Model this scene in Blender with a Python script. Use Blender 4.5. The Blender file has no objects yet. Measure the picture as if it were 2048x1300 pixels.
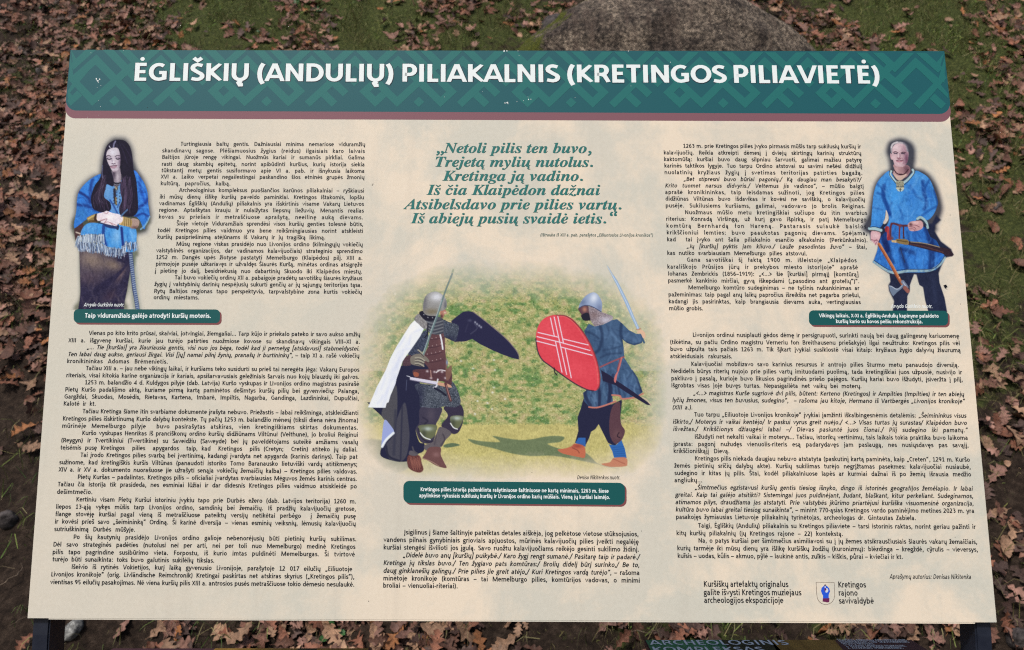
import bpy, bmesh, math, random, unicodedata
import numpy as np
from mathutils import Vector, Matrix, noise as mnoise

random.seed(7); RNG = np.random.default_rng(7)
SC = bpy.context.scene
COL = SC.collection

# ------------------------------------------------------------------ camera
PITCH = math.radians(4.8)            # looking slightly upwards at the slope
CAM_H = 1.45
FPX, CX, CY = 1540.0, 1024.0, 650.0  # focal length of the phone lens for a 2048 px wide frame
cam = bpy.data.cameras.new("camera")
cam.sensor_width = 36.0
cam.lens = 36.0 * FPX / 2048.0
cam.clip_start = 0.05; cam.clip_end = 400
cam.dof.use_dof = True
cam.dof.focus_distance = 1.09
cam.dof.aperture_fstop = 8.0
cam_ob = bpy.data.objects.new("camera", cam)
cam_ob.location = (0, 0, CAM_H)
cam_ob.rotation_euler = (math.pi / 2 + PITCH, 0, 0)
COL.objects.link(cam_ob)
SC.camera = cam_ob

# ------------------------------------------------------------------ light
SUN_EL, SUN_AZ = math.radians(48), math.radians(28)    # soft high sun behind the viewer, from the left
world = bpy.data.worlds.new("World"); SC.world = world; world.use_nodes = True
wn = world.node_tree
sky = wn.nodes.new("ShaderNodeTexSky"); sky.sky_type = 'NISHITA'; sky.sun_disc = False
sky.sun_elevation = SUN_EL; sky.sun_rotation = math.pi + SUN_AZ
sky.air_density = 1.0; sky.dust_density = 3.0; sky.ozone_density = 1.0
wn.links.new(sky.outputs[0], wn.nodes["Background"].inputs[0])
wn.nodes["Background"].inputs[1].default_value = 0.105
sun = bpy.data.lights.new("sun", 'SUN'); sun.energy = 2.6; sun.angle = math.radians(8)
sun.color = (1.0, 0.965, 0.90)
sun_ob = bpy.data.objects.new("sun", sun)
sd = Vector((-math.sin(SUN_AZ) * math.cos(SUN_EL), -math.cos(SUN_AZ) * math.cos(SUN_EL), math.sin(SUN_EL)))
sun_ob.rotation_euler = (-sd).to_track_quat('-Z', 'Y').to_euler()
sun_ob.location = sd * 20
COL.objects.link(sun_ob)
SC.view_settings.view_transform = 'Standard'; SC.view_settings.look = 'None'
SC.view_settings.gamma = 1; SC.view_settings.use_curve_mapping = False
SC.view_settings.exposure = 0.17
SC.cycles.max_bounces = 6
SC.cycles.filter_width = 1.15
SC.cycles.use_denoising = False; SC.cycles.use_adaptive_sampling = False
SC.cycles.sample_clamp_indirect = 4.0

# ------------------------------------------------------------------ helpers
def tag(o, label=None, cat=None, group=None, kind=None):
    if label: o["label"] = label
    if cat: o["category"] = cat
    if group: o["group"] = group
    if kind: o["kind"] = kind
    return o

def link(name, me, mat=None, parent=None):
    o = bpy.data.objects.new(name, me); COL.objects.link(o)
    if mat is not None and not me.materials: me.materials.append(mat)
    if parent is not None: o.parent = parent
    return o

def empty(name, loc=(0, 0, 0)):
    o = bpy.data.objects.new(name, None); o.location = loc; o.empty_display_size = .1
    COL.objects.link(o); return o

def mesh_np(name, V, F, smooth=False):
    """V (n,3), F (m,k) int array of k-gons"""
    V = np.asarray(V, dtype=np.float32); F = np.asarray(F, dtype=np.int32)
    me = bpy.data.meshes.new(name)
    me.vertices.add(len(V)); me.vertices.foreach_set("co", V.ravel())
    m, k = F.shape
    me.loops.add(m * k); me.loops.foreach_set("vertex_index", F.ravel())
    me.polygons.add(m); me.polygons.foreach_set("loop_start", np.arange(0, m * k, k, dtype=np.int32))
    if smooth: me.polygons.foreach_set("use_smooth", np.ones(m, bool))
    me.update(calc_edges=True)
    return me

def lin(c):
    c = np.asarray(c, float) / 255.0
    return np.where(c <= .04045, c / 12.92, ((c + .055) / 1.055) ** 2.4)
K_PRINT = 1.12
def ink(c):           # printed colour seen in daylight -> base colour
    return tuple(np.clip(lin(c) / K_PRINT, 0.004, .85)) + (1.0,)

class NT:
    def __init__(s, name, rough=.6, spec=.3):
        s.m = bpy.data.materials.new(name); s.m.use_nodes = True; s.t = s.m.node_tree
        s.b = s.t.nodes["Principled BSDF"]; s.b.inputs["Roughness"].default_value = rough
        s.b.inputs["Specular IOR Level"].default_value = spec
    def n(s, typ, **kw):
        nd = s.t.nodes.new(typ)
        for k, v in kw.items():
            if k[0] == '_': setattr(nd, k[1:], v)
            else:
                key = int(k[1:]) if k[0] == 'i' and k[1:].isdigit() else k.replace('_', ' ')
                nd.inputs[key].default_value = v
        return nd
    def l(s, a, b): s.t.links.new(a, b)
    def noise(s, vec, scale, detail=4, rough=.55, dist=0.):
        nd = s.n("ShaderNodeTexNoise", Scale=scale, Detail=detail, Roughness=rough, Distortion=dist)
        if vec is not None: s.l(vec, nd.inputs["Vector"])
        return nd.outputs["Fac"]
    def ramp(s, fac, stops, interp='LINEAR'):
        r = s.t.nodes.new("ShaderNodeValToRGB"); r.color_ramp.interpolation = interp
        e = r.color_ramp.elements
        while len(e) < len(stops): e.new(.5)
        for q, (p, c) in zip(e, stops): q.position = p; q.color = c if len(c) == 4 else tuple(c) + (1,)
        s.l(fac, r.inputs[0]); return r.outputs[0]
    def mix(s, fac, a, b, typ='MIX'):
        nd = s.t.nodes.new("ShaderNodeMix"); nd.data_type = 'RGBA'; nd.blend_type = typ
        for i, v in ((0, fac), (6, a), (7, b)):
            if isinstance(v, (float, int)): nd.inputs[i].default_value = v
            elif isinstance(v, tuple): nd.inputs[i].default_value = v if len(v) == 4 else v + (1,)
            else: s.l(v, nd.inputs[i])
        return nd.outputs[2]
    def math(s, op, a, b=None):
        nd = s.t.nodes.new("ShaderNodeMath"); nd.operation = op
        for i, v in ((0, a), (1, b)):
            if v is None: continue
            if isinstance(v, (float, int)): nd.inputs[i].default_value = v
            else: s.l(v, nd.inputs[i])
        return nd.outputs[0]
    def bump(s, h, strength=.3, dist=.002):
        nd = s.n("ShaderNodeBump", Strength=strength, Distance=dist); s.l(h, nd.inputs["Height"])
        s.l(nd.outputs[0], s.b.inputs["Normal"])
    def obj(s): return s.t.nodes.new("ShaderNodeTexCoord").outputs["Object"]
    def base(s, c):
        if isinstance(c, tuple): s.b.inputs["Base Color"].default_value = c
        else: s.l(c, s.b.inputs["Base Color"])

def flat_ink(name, c, rough=.5, spec=.18):
    t = NT(name, rough, spec)
    nz = t.noise(t.obj(), 900, 2)
    c = ink(c)
    t.base(t.mix(nz, tuple(v * .93 for v in c[:3]), tuple(min(1, v * 1.05) for v in c[:3])))
    return t.m

# ------------------------------------------------------------------ measuring: pixel of the frame -> ray
cp, sp = math.cos(PITCH), math.sin(PITCH)
def ray(px, py):
    px = np.asarray(px, float); py = np.asarray(py, float)
    x = (px - CX) / FPX; z = -(py - CY) / FPX; y = np.ones_like(x)
    return np.stack([x, y * cp - z * sp, y * sp + z * cp], -1)
CAMP = np.array([0, 0, CAM_H])
def project(P):
    d = np.asarray(P, float) - CAMP
    y = d[..., 1] * cp + d[..., 2] * sp; z = -d[..., 1] * sp + d[..., 2] * cp
    return CX + FPX * d[..., 0] / y, CY - FPX * z / y, y

class Plane:
    def __init__(s, P0, U, V):      # U right, V up (unit), N towards the viewer
        s.P0 = np.array(P0, float); s.U = np.array(U, float); s.V = np.array(V, float)
        N = np.cross(s.U, s.V); s.N = N / np.linalg.norm(N)
    def at(s, px, py, lift=0.):
        r = ray(px, py)
        t = ((s.P0 - CAMP) @ s.N) / (r @ s.N)
        return CAMP + r * t[..., None] + s.N * lift

# the board: the four corners of the panel, a 1.3 m x 0.81 m sheet leaning back by three degrees
CORN = np.array([(141, 100), (1888.5, 102), (1994, 1245.5), (54.5, 1237.0)])
DEPTH = np.array([1.14910, 1.14205, 1.02868, 1.03573])
Pc = CAMP + ray(CORN[:, 0], CORN[:, 1]) * DEPTH[:, None]
Ub = Pc[1] - Pc[0] + Pc[2] - Pc[3]; Ub /= np.linalg.norm(Ub)
Vb = Pc[0] - Pc[3] + Pc[1] - Pc[2]; Vb /= np.linalg.norm(Vb)
LIFT = .3      # the print lies almost flush on the sheet
BOARD = Plane(Pc.mean(0), Ub, Vb)

# ------------------------------------------------------------------ lettering: stroked sans glyphs (cap height 1)
W_ST = .172
def A_(cx, cy, rx, ry, a0, a1, n=8):
    t = np.radians(np.linspace(a0, a1, n + 1)); return [(cx + rx * math.cos(q), cy + ry * math.sin(q)) for q in t]
def dot(x, y, r=.115): return ('dot', x, y, r)
b0, xc, cc = .08, .65, .92
GL = {}
def g(ch, adv, *paths): GL[ch] = (adv, list(paths))
def bowl(cx, cy=.365, rx=.265, ry=.285): return A_(cx, cy, rx, ry, 0, 360, 14)
g(' ', .36)
g('a', .77, [(.13, .60)] + A_(.33, .45, .20, .20, 105, 0, 5) + [(.55, 0)], [(.55, .40), (.36, .40)] + A_(.34, .23, .205, .165, 90, 270, 6) + [(.46, .10), (.55, .2)])
g('b', .84, [(.17, 1.07), (.17, 0)], A_(.42, .365, .255, .285, 160, -160, 12))
g('c', .65, A_(.375, .365, .265, .285, 55, 305, 10))
g('d', .84, [(.67, 1.07), (.67, 0)], A_(.42, .365, .255, .285, 20, 340, 12))
g('e', .78, [(.14, .385), (.645, .385)] + A_(.39, .385, .255, .27, 0, 180, 8) + A_(.40, .365, .265, .285, 180, 310, 6))
g('f', .49, [(.21, 0), (.21, .85)] + A_(.36, .86, .15, .14, 180, 75, 4), [(.05, .65), (.44, .65)])
g('g', .74, A_(.34, .43, .205, .215, 0, 360, 12), [(.40, .645), (.70, .645)], [(.20, .27), (.16, .18), (.25, .11), (.46, .10)] + A_(.42, -.08, .22, .155, 60, -90, 5) + A_(.30, -.08, .20, .155, 270, 150, 4))
g('h', .84, [(.17, 1.07), (.17, 0)], [(.17, .46)] + A_(.42, .42, .245, .23, 140, 0, 6) + [(.665, 0)])
g('ı', .38, [(.19, .73), (.19, 0)])
g('i', .38, [(.19, .73), (.19, 0)], dot(.19, .95))
g('ȷ', .40, [(.21, .73), (.21, -.08)] + A_(.06, -.08, .15, .14, 0, -85, 4))
g('j', .40, [(.21, .73), (.21, -.08)] + A_(.06, -.08, .15, .14, 0, -85, 4), dot(.21, .95))
g('k', .75, [(.17, 1.07), (.17, 0)], [(.64, .73), (.24, .38), (.68, 0)])
g('l', .38, [(.19, 1.07), (.19, 0)])
g('m', 1.26, [(.17, .73), (.17, 0)], [(.17, .46)] + A_(.40, .45, .225, .20, 140, 0, 5) + [(.625, 0)], [(.625, .46)] + A_(.86, .45, .225, .20, 140, 0, 5) + [(1.085, 0)])
g('n', .84, [(.17, .73), (.17, 0)], [(.17, .46)] + A_(.42, .42, .245, .23, 140, 0, 6) + [(.665, 0)])
g('o', .835, bowl(.4175))
g('p', .84, [(.17, .73), (.17, -.28)], A_(.42, .365, .255, .285, 160, -160, 12))
g('q', .84, [(.67, .73), (.67, -.28)], A_(.42, .365, .255, .285, 20, 340, 12))
g('r', .55, [(.17, .73), (.17, 0)], [(.17, .45), (.27, .60), (.40, .66), (.52, .64)])
g('s', .62, [(.53, .60)] + A_(.33, .51, .20, .14, 60, 200, 5) + [(.31, .37)] + A_(.31, .21, .22, .135, 60, -110, 6) + [(.10, .12)])
g('t', .54, [(.22, .92), (.22, .2)] + A_(.35, .21, .13, .13, 180, 285, 4) + [(.47, .09)], [(.05, .65), (.49, .65)])
g('u', .84, [(.17, .73), (.17, .31)] + A_(.42, .31, .245, .23, 180, 320, 6) + [(.67, .28)], [(.67, .73), (.67, 0)])
g('v', .74, [(.07, .73), (.36, .02), (.67, .73)])
g('w', 1.16, [(.07, .73), (.31, .03), (.58, .70), (.85, .03), (1.09, .73)])
g('x', .71, [(.07, .73), (.64, 0)], [(.64, .73), (.07, 0)])
g('y', .74, [(.07, .73), (.36, .05)], [(.67, .73), (.36, -.05), (.22, -.22), (.05, -.21)])
g('z', .62, [(.09, .65), (.50, .65), (.12, .08), (.54, .08)])
g('A', .94, [(.07, -.06), (.455, 1.03)], [(.87, -.06), (.485, 1.03)], [(.22, .26), (.72, .26)])
g('B', .87, [(.52, .54), (.20, .54), (.20, .92), (.46, .92)] + A_(.48, .73, .19, .19, 90, -90, 5) + [(.20, .54), (.20, .08), (.48, .08)] + A_(.50, .31, .23, .23, -90, 90, 6))
g('C', .82, A_(.51, .50, .375, .42, 52, 308, 12))
g('D', .98, [(.20, .5), (.20, .92), (.42, .92)] + A_(.44, .50, .39, .42, 90, -90, 10) + [(.20, .08), (.20, .5)])
g('E', .758, [(.65, .92), (.20, .92), (.20, .08), (.67, .08)], [(.20, .51), (.61, .51)])
g('F', .71, [(.65, .92), (.20, .92), (.20, 0)], [(.20, .49), (.60, .49)])
g('G', .99, A_(.52, .50, .385, .42, 52, 290, 12) + [(.80, .15), (.80, .46), (.54, .46)])
g('H', .98, [(.19, 1), (.19, 0)], [(.79, 1), (.79, 0)], [(.19, .52), (.79, .52)])
g('I', .415, [(.207, 1), (.207, 0)])
g('J', .514, [(.33, 1), (.33, .28)] + A_(.15, .26, .18, .18, 0, -95, 4))
g('K', .87, [(.20, 1), (.20, 0)], [(.77, 1), (.29, .51), (.81, 0)])
g('L', .657, [(.20, 1), (.20, .08), (.62, .08)])
g('M', 1.357, [(.17, 0), (.21, 1)], [(.22, 1.02), (.67, .06)], [(1.13, 1.02), (.68, .06)], [(1.14, 1), (1.18, 0)])
g('N', 1.02, [(.19, 0), (.19, 1)], [(.20, 1.0), (.82, 0)], [(.83, 0), (.83, 1)])
g('O', 1.05, A_(.525, .50, .40, .42, 0, 360, 18))
g('P', .826, [(.20, 0), (.20, .92), (.44, .92)] + A_(.46, .665, .235, .255, 90, -90, 7) + [(.20, .41)])
g('Q', 1.05, A_(.525, .50, .40, .42, 0, 360, 18), [(.6, .1), (.9, -.15)])
g('R', .874, [(.20, 0), (.20, .92), (.44, .92)] + A_(.46, .685, .225, .235, 90, -90, 7) + [(.20, .45)], [(.44, .45), (.58, .38), (.77, 0)])
g('S', .735, [(.62, .86)] + A_(.38, .73, .24, .19, 65, 205, 6) + [(.38, .50)] + A_(.37, .27, .26, .19, 62, -110, 7) + [(.10, .13)])
g('T', .77, [(.04, .92), (.73, .92)], [(.385, .92), (.385, 0)])
g('U', .98, [(.18, 1), (.18, .38)] + A_(.49, .38, .31, .30, 180, 360, 10) + [(.80, 1)])
g('V', .918, [(.07, 1.06), (.44, -.03)], [(.85, 1.06), (.48, -.03)])
g('W', 1.41, [(.08, 1), (.40, .05), (.70, .95), (1.01, .05), (1.33, 1)])
g('X', .815, [(.08, 1), (.73, 0)], [(.73, 1), (.08, 0)])
g('Y', .80, [(.07, 1), (.40, .45), (.40, 0)], [(.73, 1), (.40, .45)])
g('Z', .735, [(.11, .92), (.60, .92), (.12, .08), (.65, .08)])
g('0', .787, A_(.39, .49, .265, .42, 0, 360, 14))
g('1', .787, [(.14, .76), (.40, .92), (.40, .08)], [(.14, .08), (.66, .08)])
g('2', .787, [(.12, .82)] + A_(.36, .70, .23, .21, 110, -30, 6) + [(.13, .08), (.66, .08)])
g('3', .787, [(.14, .86)] + A_(.37, .70, .21, .20, 100, -80, 6) + [(.28, .51)] + A_(.36, .29, .26, .21, 80, -120, 7))
g('4', .787, [(.56, 0), (.56, .90), (.10, .26), (.73, .26)])
g('5', .787, [(.62, .90), (.22, .90), (.20, .53)] + A_(.36, .31, .26, .23, 100, -120, 7))
g('6', .787, [(.62, .88)] + A_(.52, .40, .36, .50, 105, 180, 5) + A_(.40, .31, .235, .23, 180, 540, 10))
g('7', .787, [(.10, .90), (.66, .90), (.26, 0)])
g('8', .787, A_(.39, .71, .20, .20, -90, 270, 10), A_(.39, .29, .25, .22, 90, 450, 10))
g('9', .787, A_(.38, .67, .235, .23, 0, 360, 10) + A_(.25, .56, .36, .46, 10, -75, 5))
g('.', .41, dot(.2, .10, .12))
g(',', .41, dot(.2, .10, .11), [(.25, .10), (.13, -.16)])
g(':', .43, dot(.2, .10, .12), dot(.2, .60, .12))
g(';', .43, dot(.2, .60, .12), dot(.2, .10, .11), [(.25, .10), (.13, -.16)])
g('…', 1.1, dot(.2, .10, .12), dot(.54, .10, .12), dot(.88, .10, .12))
g('-', .475, [(.06, .37), (.41, .37)])
g('–', .77, [(.03, .38), (.74, .38)])
g('/', .60, [(.03, -.15), (.52, 1.1)])
g('(', .484, A_(.62, .42, .42, .70, 125, 235, 6))
g(')', .484, A_(-.14, .42, .42, .70, 55, -55, 6))
g('[', .50, [(.44, 1.08), (.19, 1.08), (.19, -.2), (.44, -.2)])
g(']', .50, [(.06, 1.08), (.31, 1.08), (.31, -.2), (.06, -.2)])
g('<', .77, [(.66, .82), (.14, .45), (.66, .10)])
g('>', .77, [(.11, .82), (.63, .45), (.11, .10)])
g('?', .72, [(.10, .84)] + A_(.32, .68, .22, .23, 110, -60, 6) + [(.33, .42), (.33, .28)], dot(.33, .09, .11))
g('„', .67, [(.24, .15), (.12, -.16)], [(.50, .15), (.38, -.16)])
g('“', .67, [(.12, .72), (.24, 1.05)], [(.38, .72), (.50, 1.05)])

MARK_ABOVE = {'\u0307': 'dot', '\u030c': 'caron', '\u0304': 'macron', '\u0303': 'tilde', '\u0301': 'acute', '\u0300': 'grave', '\u0308': 'umlaut'}
def marks(cx, top, names, k=1.):
    out = []; y = top
    for nm in names:
        if nm == 'dot': out.append(dot(cx, y + .06, .115 * k))
        elif nm == 'umlaut': out += [dot(cx - .15, y + .06, .10), dot(cx + .15, y + .06, .10)]
        elif nm == 'caron': out.append([(cx - .20, y + .13), (cx, y - .03), (cx + .20, y + .13)])
        elif nm == 'macron': out.append([(cx - .22, y + .04), (cx + .22, y + .04)])
        elif nm == 'tilde': out.append([(cx - .22, y - .01), (cx - .12, y + .09), (cx + .12, y - .01), (cx + .22, y + .09)])
        elif nm == 'acute': out.append([(cx - .05, y - .03), (cx + .12, y + .14)])
        elif nm == 'grave': out.append([(cx + .05, y - .03), (cx - .12, y + .14)])
        y += .22
    return out
def ogonek(x): return [[(x, .02), (x - .11, -.10), (x - .05, -.22), (x + .10, -.21)]]
OGX = {'a': .57, 'e': .45, 'i': .19, 'u': .67, 'U': .55, 'I': .2, 'A': .82, 'E': .58}

def ribbon(path, w):
    """one stroke -> verts (n,2), quads"""
    if path[0] == 'dot':
        _, x, y, r = path
        t = np.arange(8) * math.pi / 4 + .39
        V = np.c_[x + r * np.cos(t), y + r * np.sin(t)]
        return V, [(0, 1, 2, 3), (0, 3, 4, 7), (4, 5, 6, 7)]
    P = np.array(path, float)
    keep = [0] + [i for i in range(1, len(P)) if np.hypot(*(P[i] - P[i - 1])) > 1e-3]
    P = P[keep]
    closed = np.hypot(*(P[0] - P[-1])) < 1e-3
    d = P[1:] - P[:-1]; d /= np.linalg.norm(d, axis=1)[:, None]
    nrm = np.c_[-d[:, 1], d[:, 0]]
    n = len(P); M = np.zeros((n, 2))
    for i in range(n):
        if i == 0: a = nrm[-1] if closed else nrm[0]; b = nrm[0]
        elif i == n - 1: a = nrm[-1]; b = nrm[0] if closed else nrm[-1]
        else: a, b = nrm[i - 1], nrm[i]
        m = a + b; L = np.linalg.norm(m)
        m = m / L if L > .1 else a
        M[i] = m / max(m @ a, .42)
    M = M * np.array([1.14, .9])
    V = np.r_[P + M * w / 2, P - M * w / 2]
    return V, [(i, i + 1, n + i + 1, n + i) for i in range(n - 1)]

_gc = {}
def glyph(ch, w=W_ST):
    key = (ch, w)
    if key in _gc: return _gc[key]
    dec = unicodedata.normalize('NFD', ch)
    base = dec[0]; ab = [MARK_ABOVE[m] for m in dec[1:] if m in MARK_ABOVE]; og = '\u0328' in dec
    if ab and base in 'ij': b2 = 'ı' if base == 'i' else 'ȷ'
    else: b2 = base
    adv, paths = GL.get(b2, GL['o'])
    paths = list(paths); nbase = len(paths)
    cx = {'d': .42, 'i': .19, 'G': .5, 'E': .43, 'C': .5}.get(base, adv / 2)
    if ab: paths += marks(cx, 1.17 if base.isupper() else .90, ab)
    if og: paths += ogonek(OGX.get(base, adv / 2))
    V, F, Z, k = [], [], [], 0
    for j, p in enumerate(paths):
        v, f = ribbon(p, w)
        if j < nbase and b2 in 'AVNMWKZXYR': v[:, 1] = np.clip(v[:, 1], 0, 1)
        if j < nbase and b2 in 'vwxz': v[:, 1] = np.clip(v[:, 1], 0, .73)
        if j < nbase and b2 == 'k': v[:, 1] = np.maximum(v[:, 1], 0)
        V.append(v); F += [tuple(q + k for q in fc) for fc in f]; Z += [j] * len(v); k += len(v)
    r = (adv, np.concatenate(V) if V else np.zeros((0, 2)), np.array(F, int).reshape(-1, 4), np.array(Z, float))
    _gc[key] = r; return r

class Letters:
    """collects lines of lettering on a plane into one mesh"""
    def __init__(s, plane, lift=.0004): s.pl = plane; s.lift = lift; s.V = []; s.F = []; s.k = 0
    def line(s, x0, y0, x1, y1, cap, text, w=W_ST, cond=.80, just=True, italic=False, spw=.36):
        A = s.pl.at(np.array([x0]), np.array([y0]))[0]; B = s.pl.at(np.array([x1]), np.array([y1]))[0]
        L = np.linalg.norm(B - A); e1 = (B - A) / L; e2 = s.pl.V
        gl = []; it = italic
        text = unicodedata.normalize('NFC', text)
        clusters = []
        for ch in text:
            if ch == '~': clusters.append('~')
            elif unicodedata.combining(ch) and clusters: clusters[-1] += ch
            else: clusters.append(ch)
        for ch in clusters:
            if ch == '~': it = not it; continue
            gl.append((ch, it))
        nsp = sum(c == ' ' for c, _ in gl); spw = spw * cap
        nat = sum(glyph(c, w)[0] for c, _ in gl if c != ' ') * cap * cond
        extra = L - nat - nsp * spw; sx = cond; ds = 0.; tr = 0.
        if extra < 0:
            ds = -min(-extra, nsp * cap * .08) / max(nsp, 1); sx = cond * (L - nsp * (spw + ds)) / nat
        else:
            k = min(1.10, 1 + extra / nat); sx = cond * k; extra -= nat * (k - 1)
            ds = min(extra / max(nsp, 1), cap * .75); extra -= ds * nsp; tr = extra / len(gl)
        x = 0.
        for c, ital in gl:
            adv, gv, gf, gz = glyph(c, w)
            if c == ' ': x += spw + ds + tr; continue
            if len(gv):
                gx = (gv[:, 0] * sx + (gv[:, 1] * .19 if ital else 0)) * cap + x; gy = gv[:, 1] * cap
                P = A + gx[:, None] * e1 + gy[:, None] * e2 + (s.lift * LIFT + gz * .000008)[:, None] * s.pl.N
                s.V.append(P); s.F.append(gf + s.k); s.k += len(P)
            x += adv * sx * cap + tr
    def build(s, name, mat, parent, off=(0, 0, 0)):
        me = mesh_np(name, np.concatenate(s.V) - np.array(off), np.concatenate(s.F))
        return link(name, me, mat, parent)

def px_poly(plane, pts, lift):
    p = np.array(pts, float); return plane.at(p[:, 0], p[:, 1], lift)
def sheet(name, plane, polys, lift, mat, parent, off):
    """flat printed shapes: list of pixel outlines -> one mesh"""
    bm = bmesh.new()
    for k, pts in enumerate(polys):
        V = px_poly(plane, pts, lift * LIFT + k * .000001) - np.array(off)
        f = bm.faces.new([bm.verts.new(v) for v in V])
    bmesh.ops.triangulate(bm, faces=bm.faces[:])
    for f in bm.faces:
        f.normal_update()
        if f.normal.dot(Vector(plane.N)) < 0: f.normal_flip()
    me = bpy.data.meshes.new(name); bm.to_mesh(me); bm.free()
    return link(name, me, mat, parent)
def slab(name, A, B, C, D, depth, N, mat, parent, off, bevel=0.):
    """a sheet of real thickness: four front corners, extruded backwards"""
    bm = bmesh.new(); off = np.array(off)
    fr = [bm.verts.new(p - off) for p in (A, B, C, D)]; bk = [bm.verts.new(p - off - N * depth) for p in (A, B, C, D)]
    bm.faces.new(fr); bm.faces.new(bk[::-1])
    for i in range(4): j = (i + 1) % 4; bm.faces.new((fr[j], fr[i], bk[i], bk[j]))
    bmesh.ops.recalc_face_normals(bm, faces=bm.faces[:])
    if bevel: bmesh.ops.bevel(bm, geom=bm.edges[:], offset=bevel, segments=2, affect='EDGES')
    me = bpy.data.meshes.new(name); bm.to_mesh(me); bm.free()
    return link(name, me, mat, parent)

# ------------------------------------------------------------------ printed photographs: drawn stroke by stroke as colours of a fine sheet
def catmull(P, closed=True, n=4):
    P = np.asarray(P, float); N = len(P); out = []
    rng = range(N) if closed else range(N - 1)
    for i in rng:
        if closed: p0, p1, p2, p3 = P[i - 1], P[i], P[(i + 1) % N], P[(i + 2) % N]
        else: p0, p1, p2, p3 = P[max(i - 1, 0)], P[i], P[i + 1], P[min(i + 2, N - 1)]
        for t in np.arange(n) / n:
            out.append(.5 * (2 * p1 + (p2 - p0) * t + (2 * p0 - 5 * p1 + 4 * p2 - p3) * t * t + (3 * p1 - p0 - 3 * p2 + p3) * t ** 3))
    if not closed: out.append(P[-1])
    return np.array(out)

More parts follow.
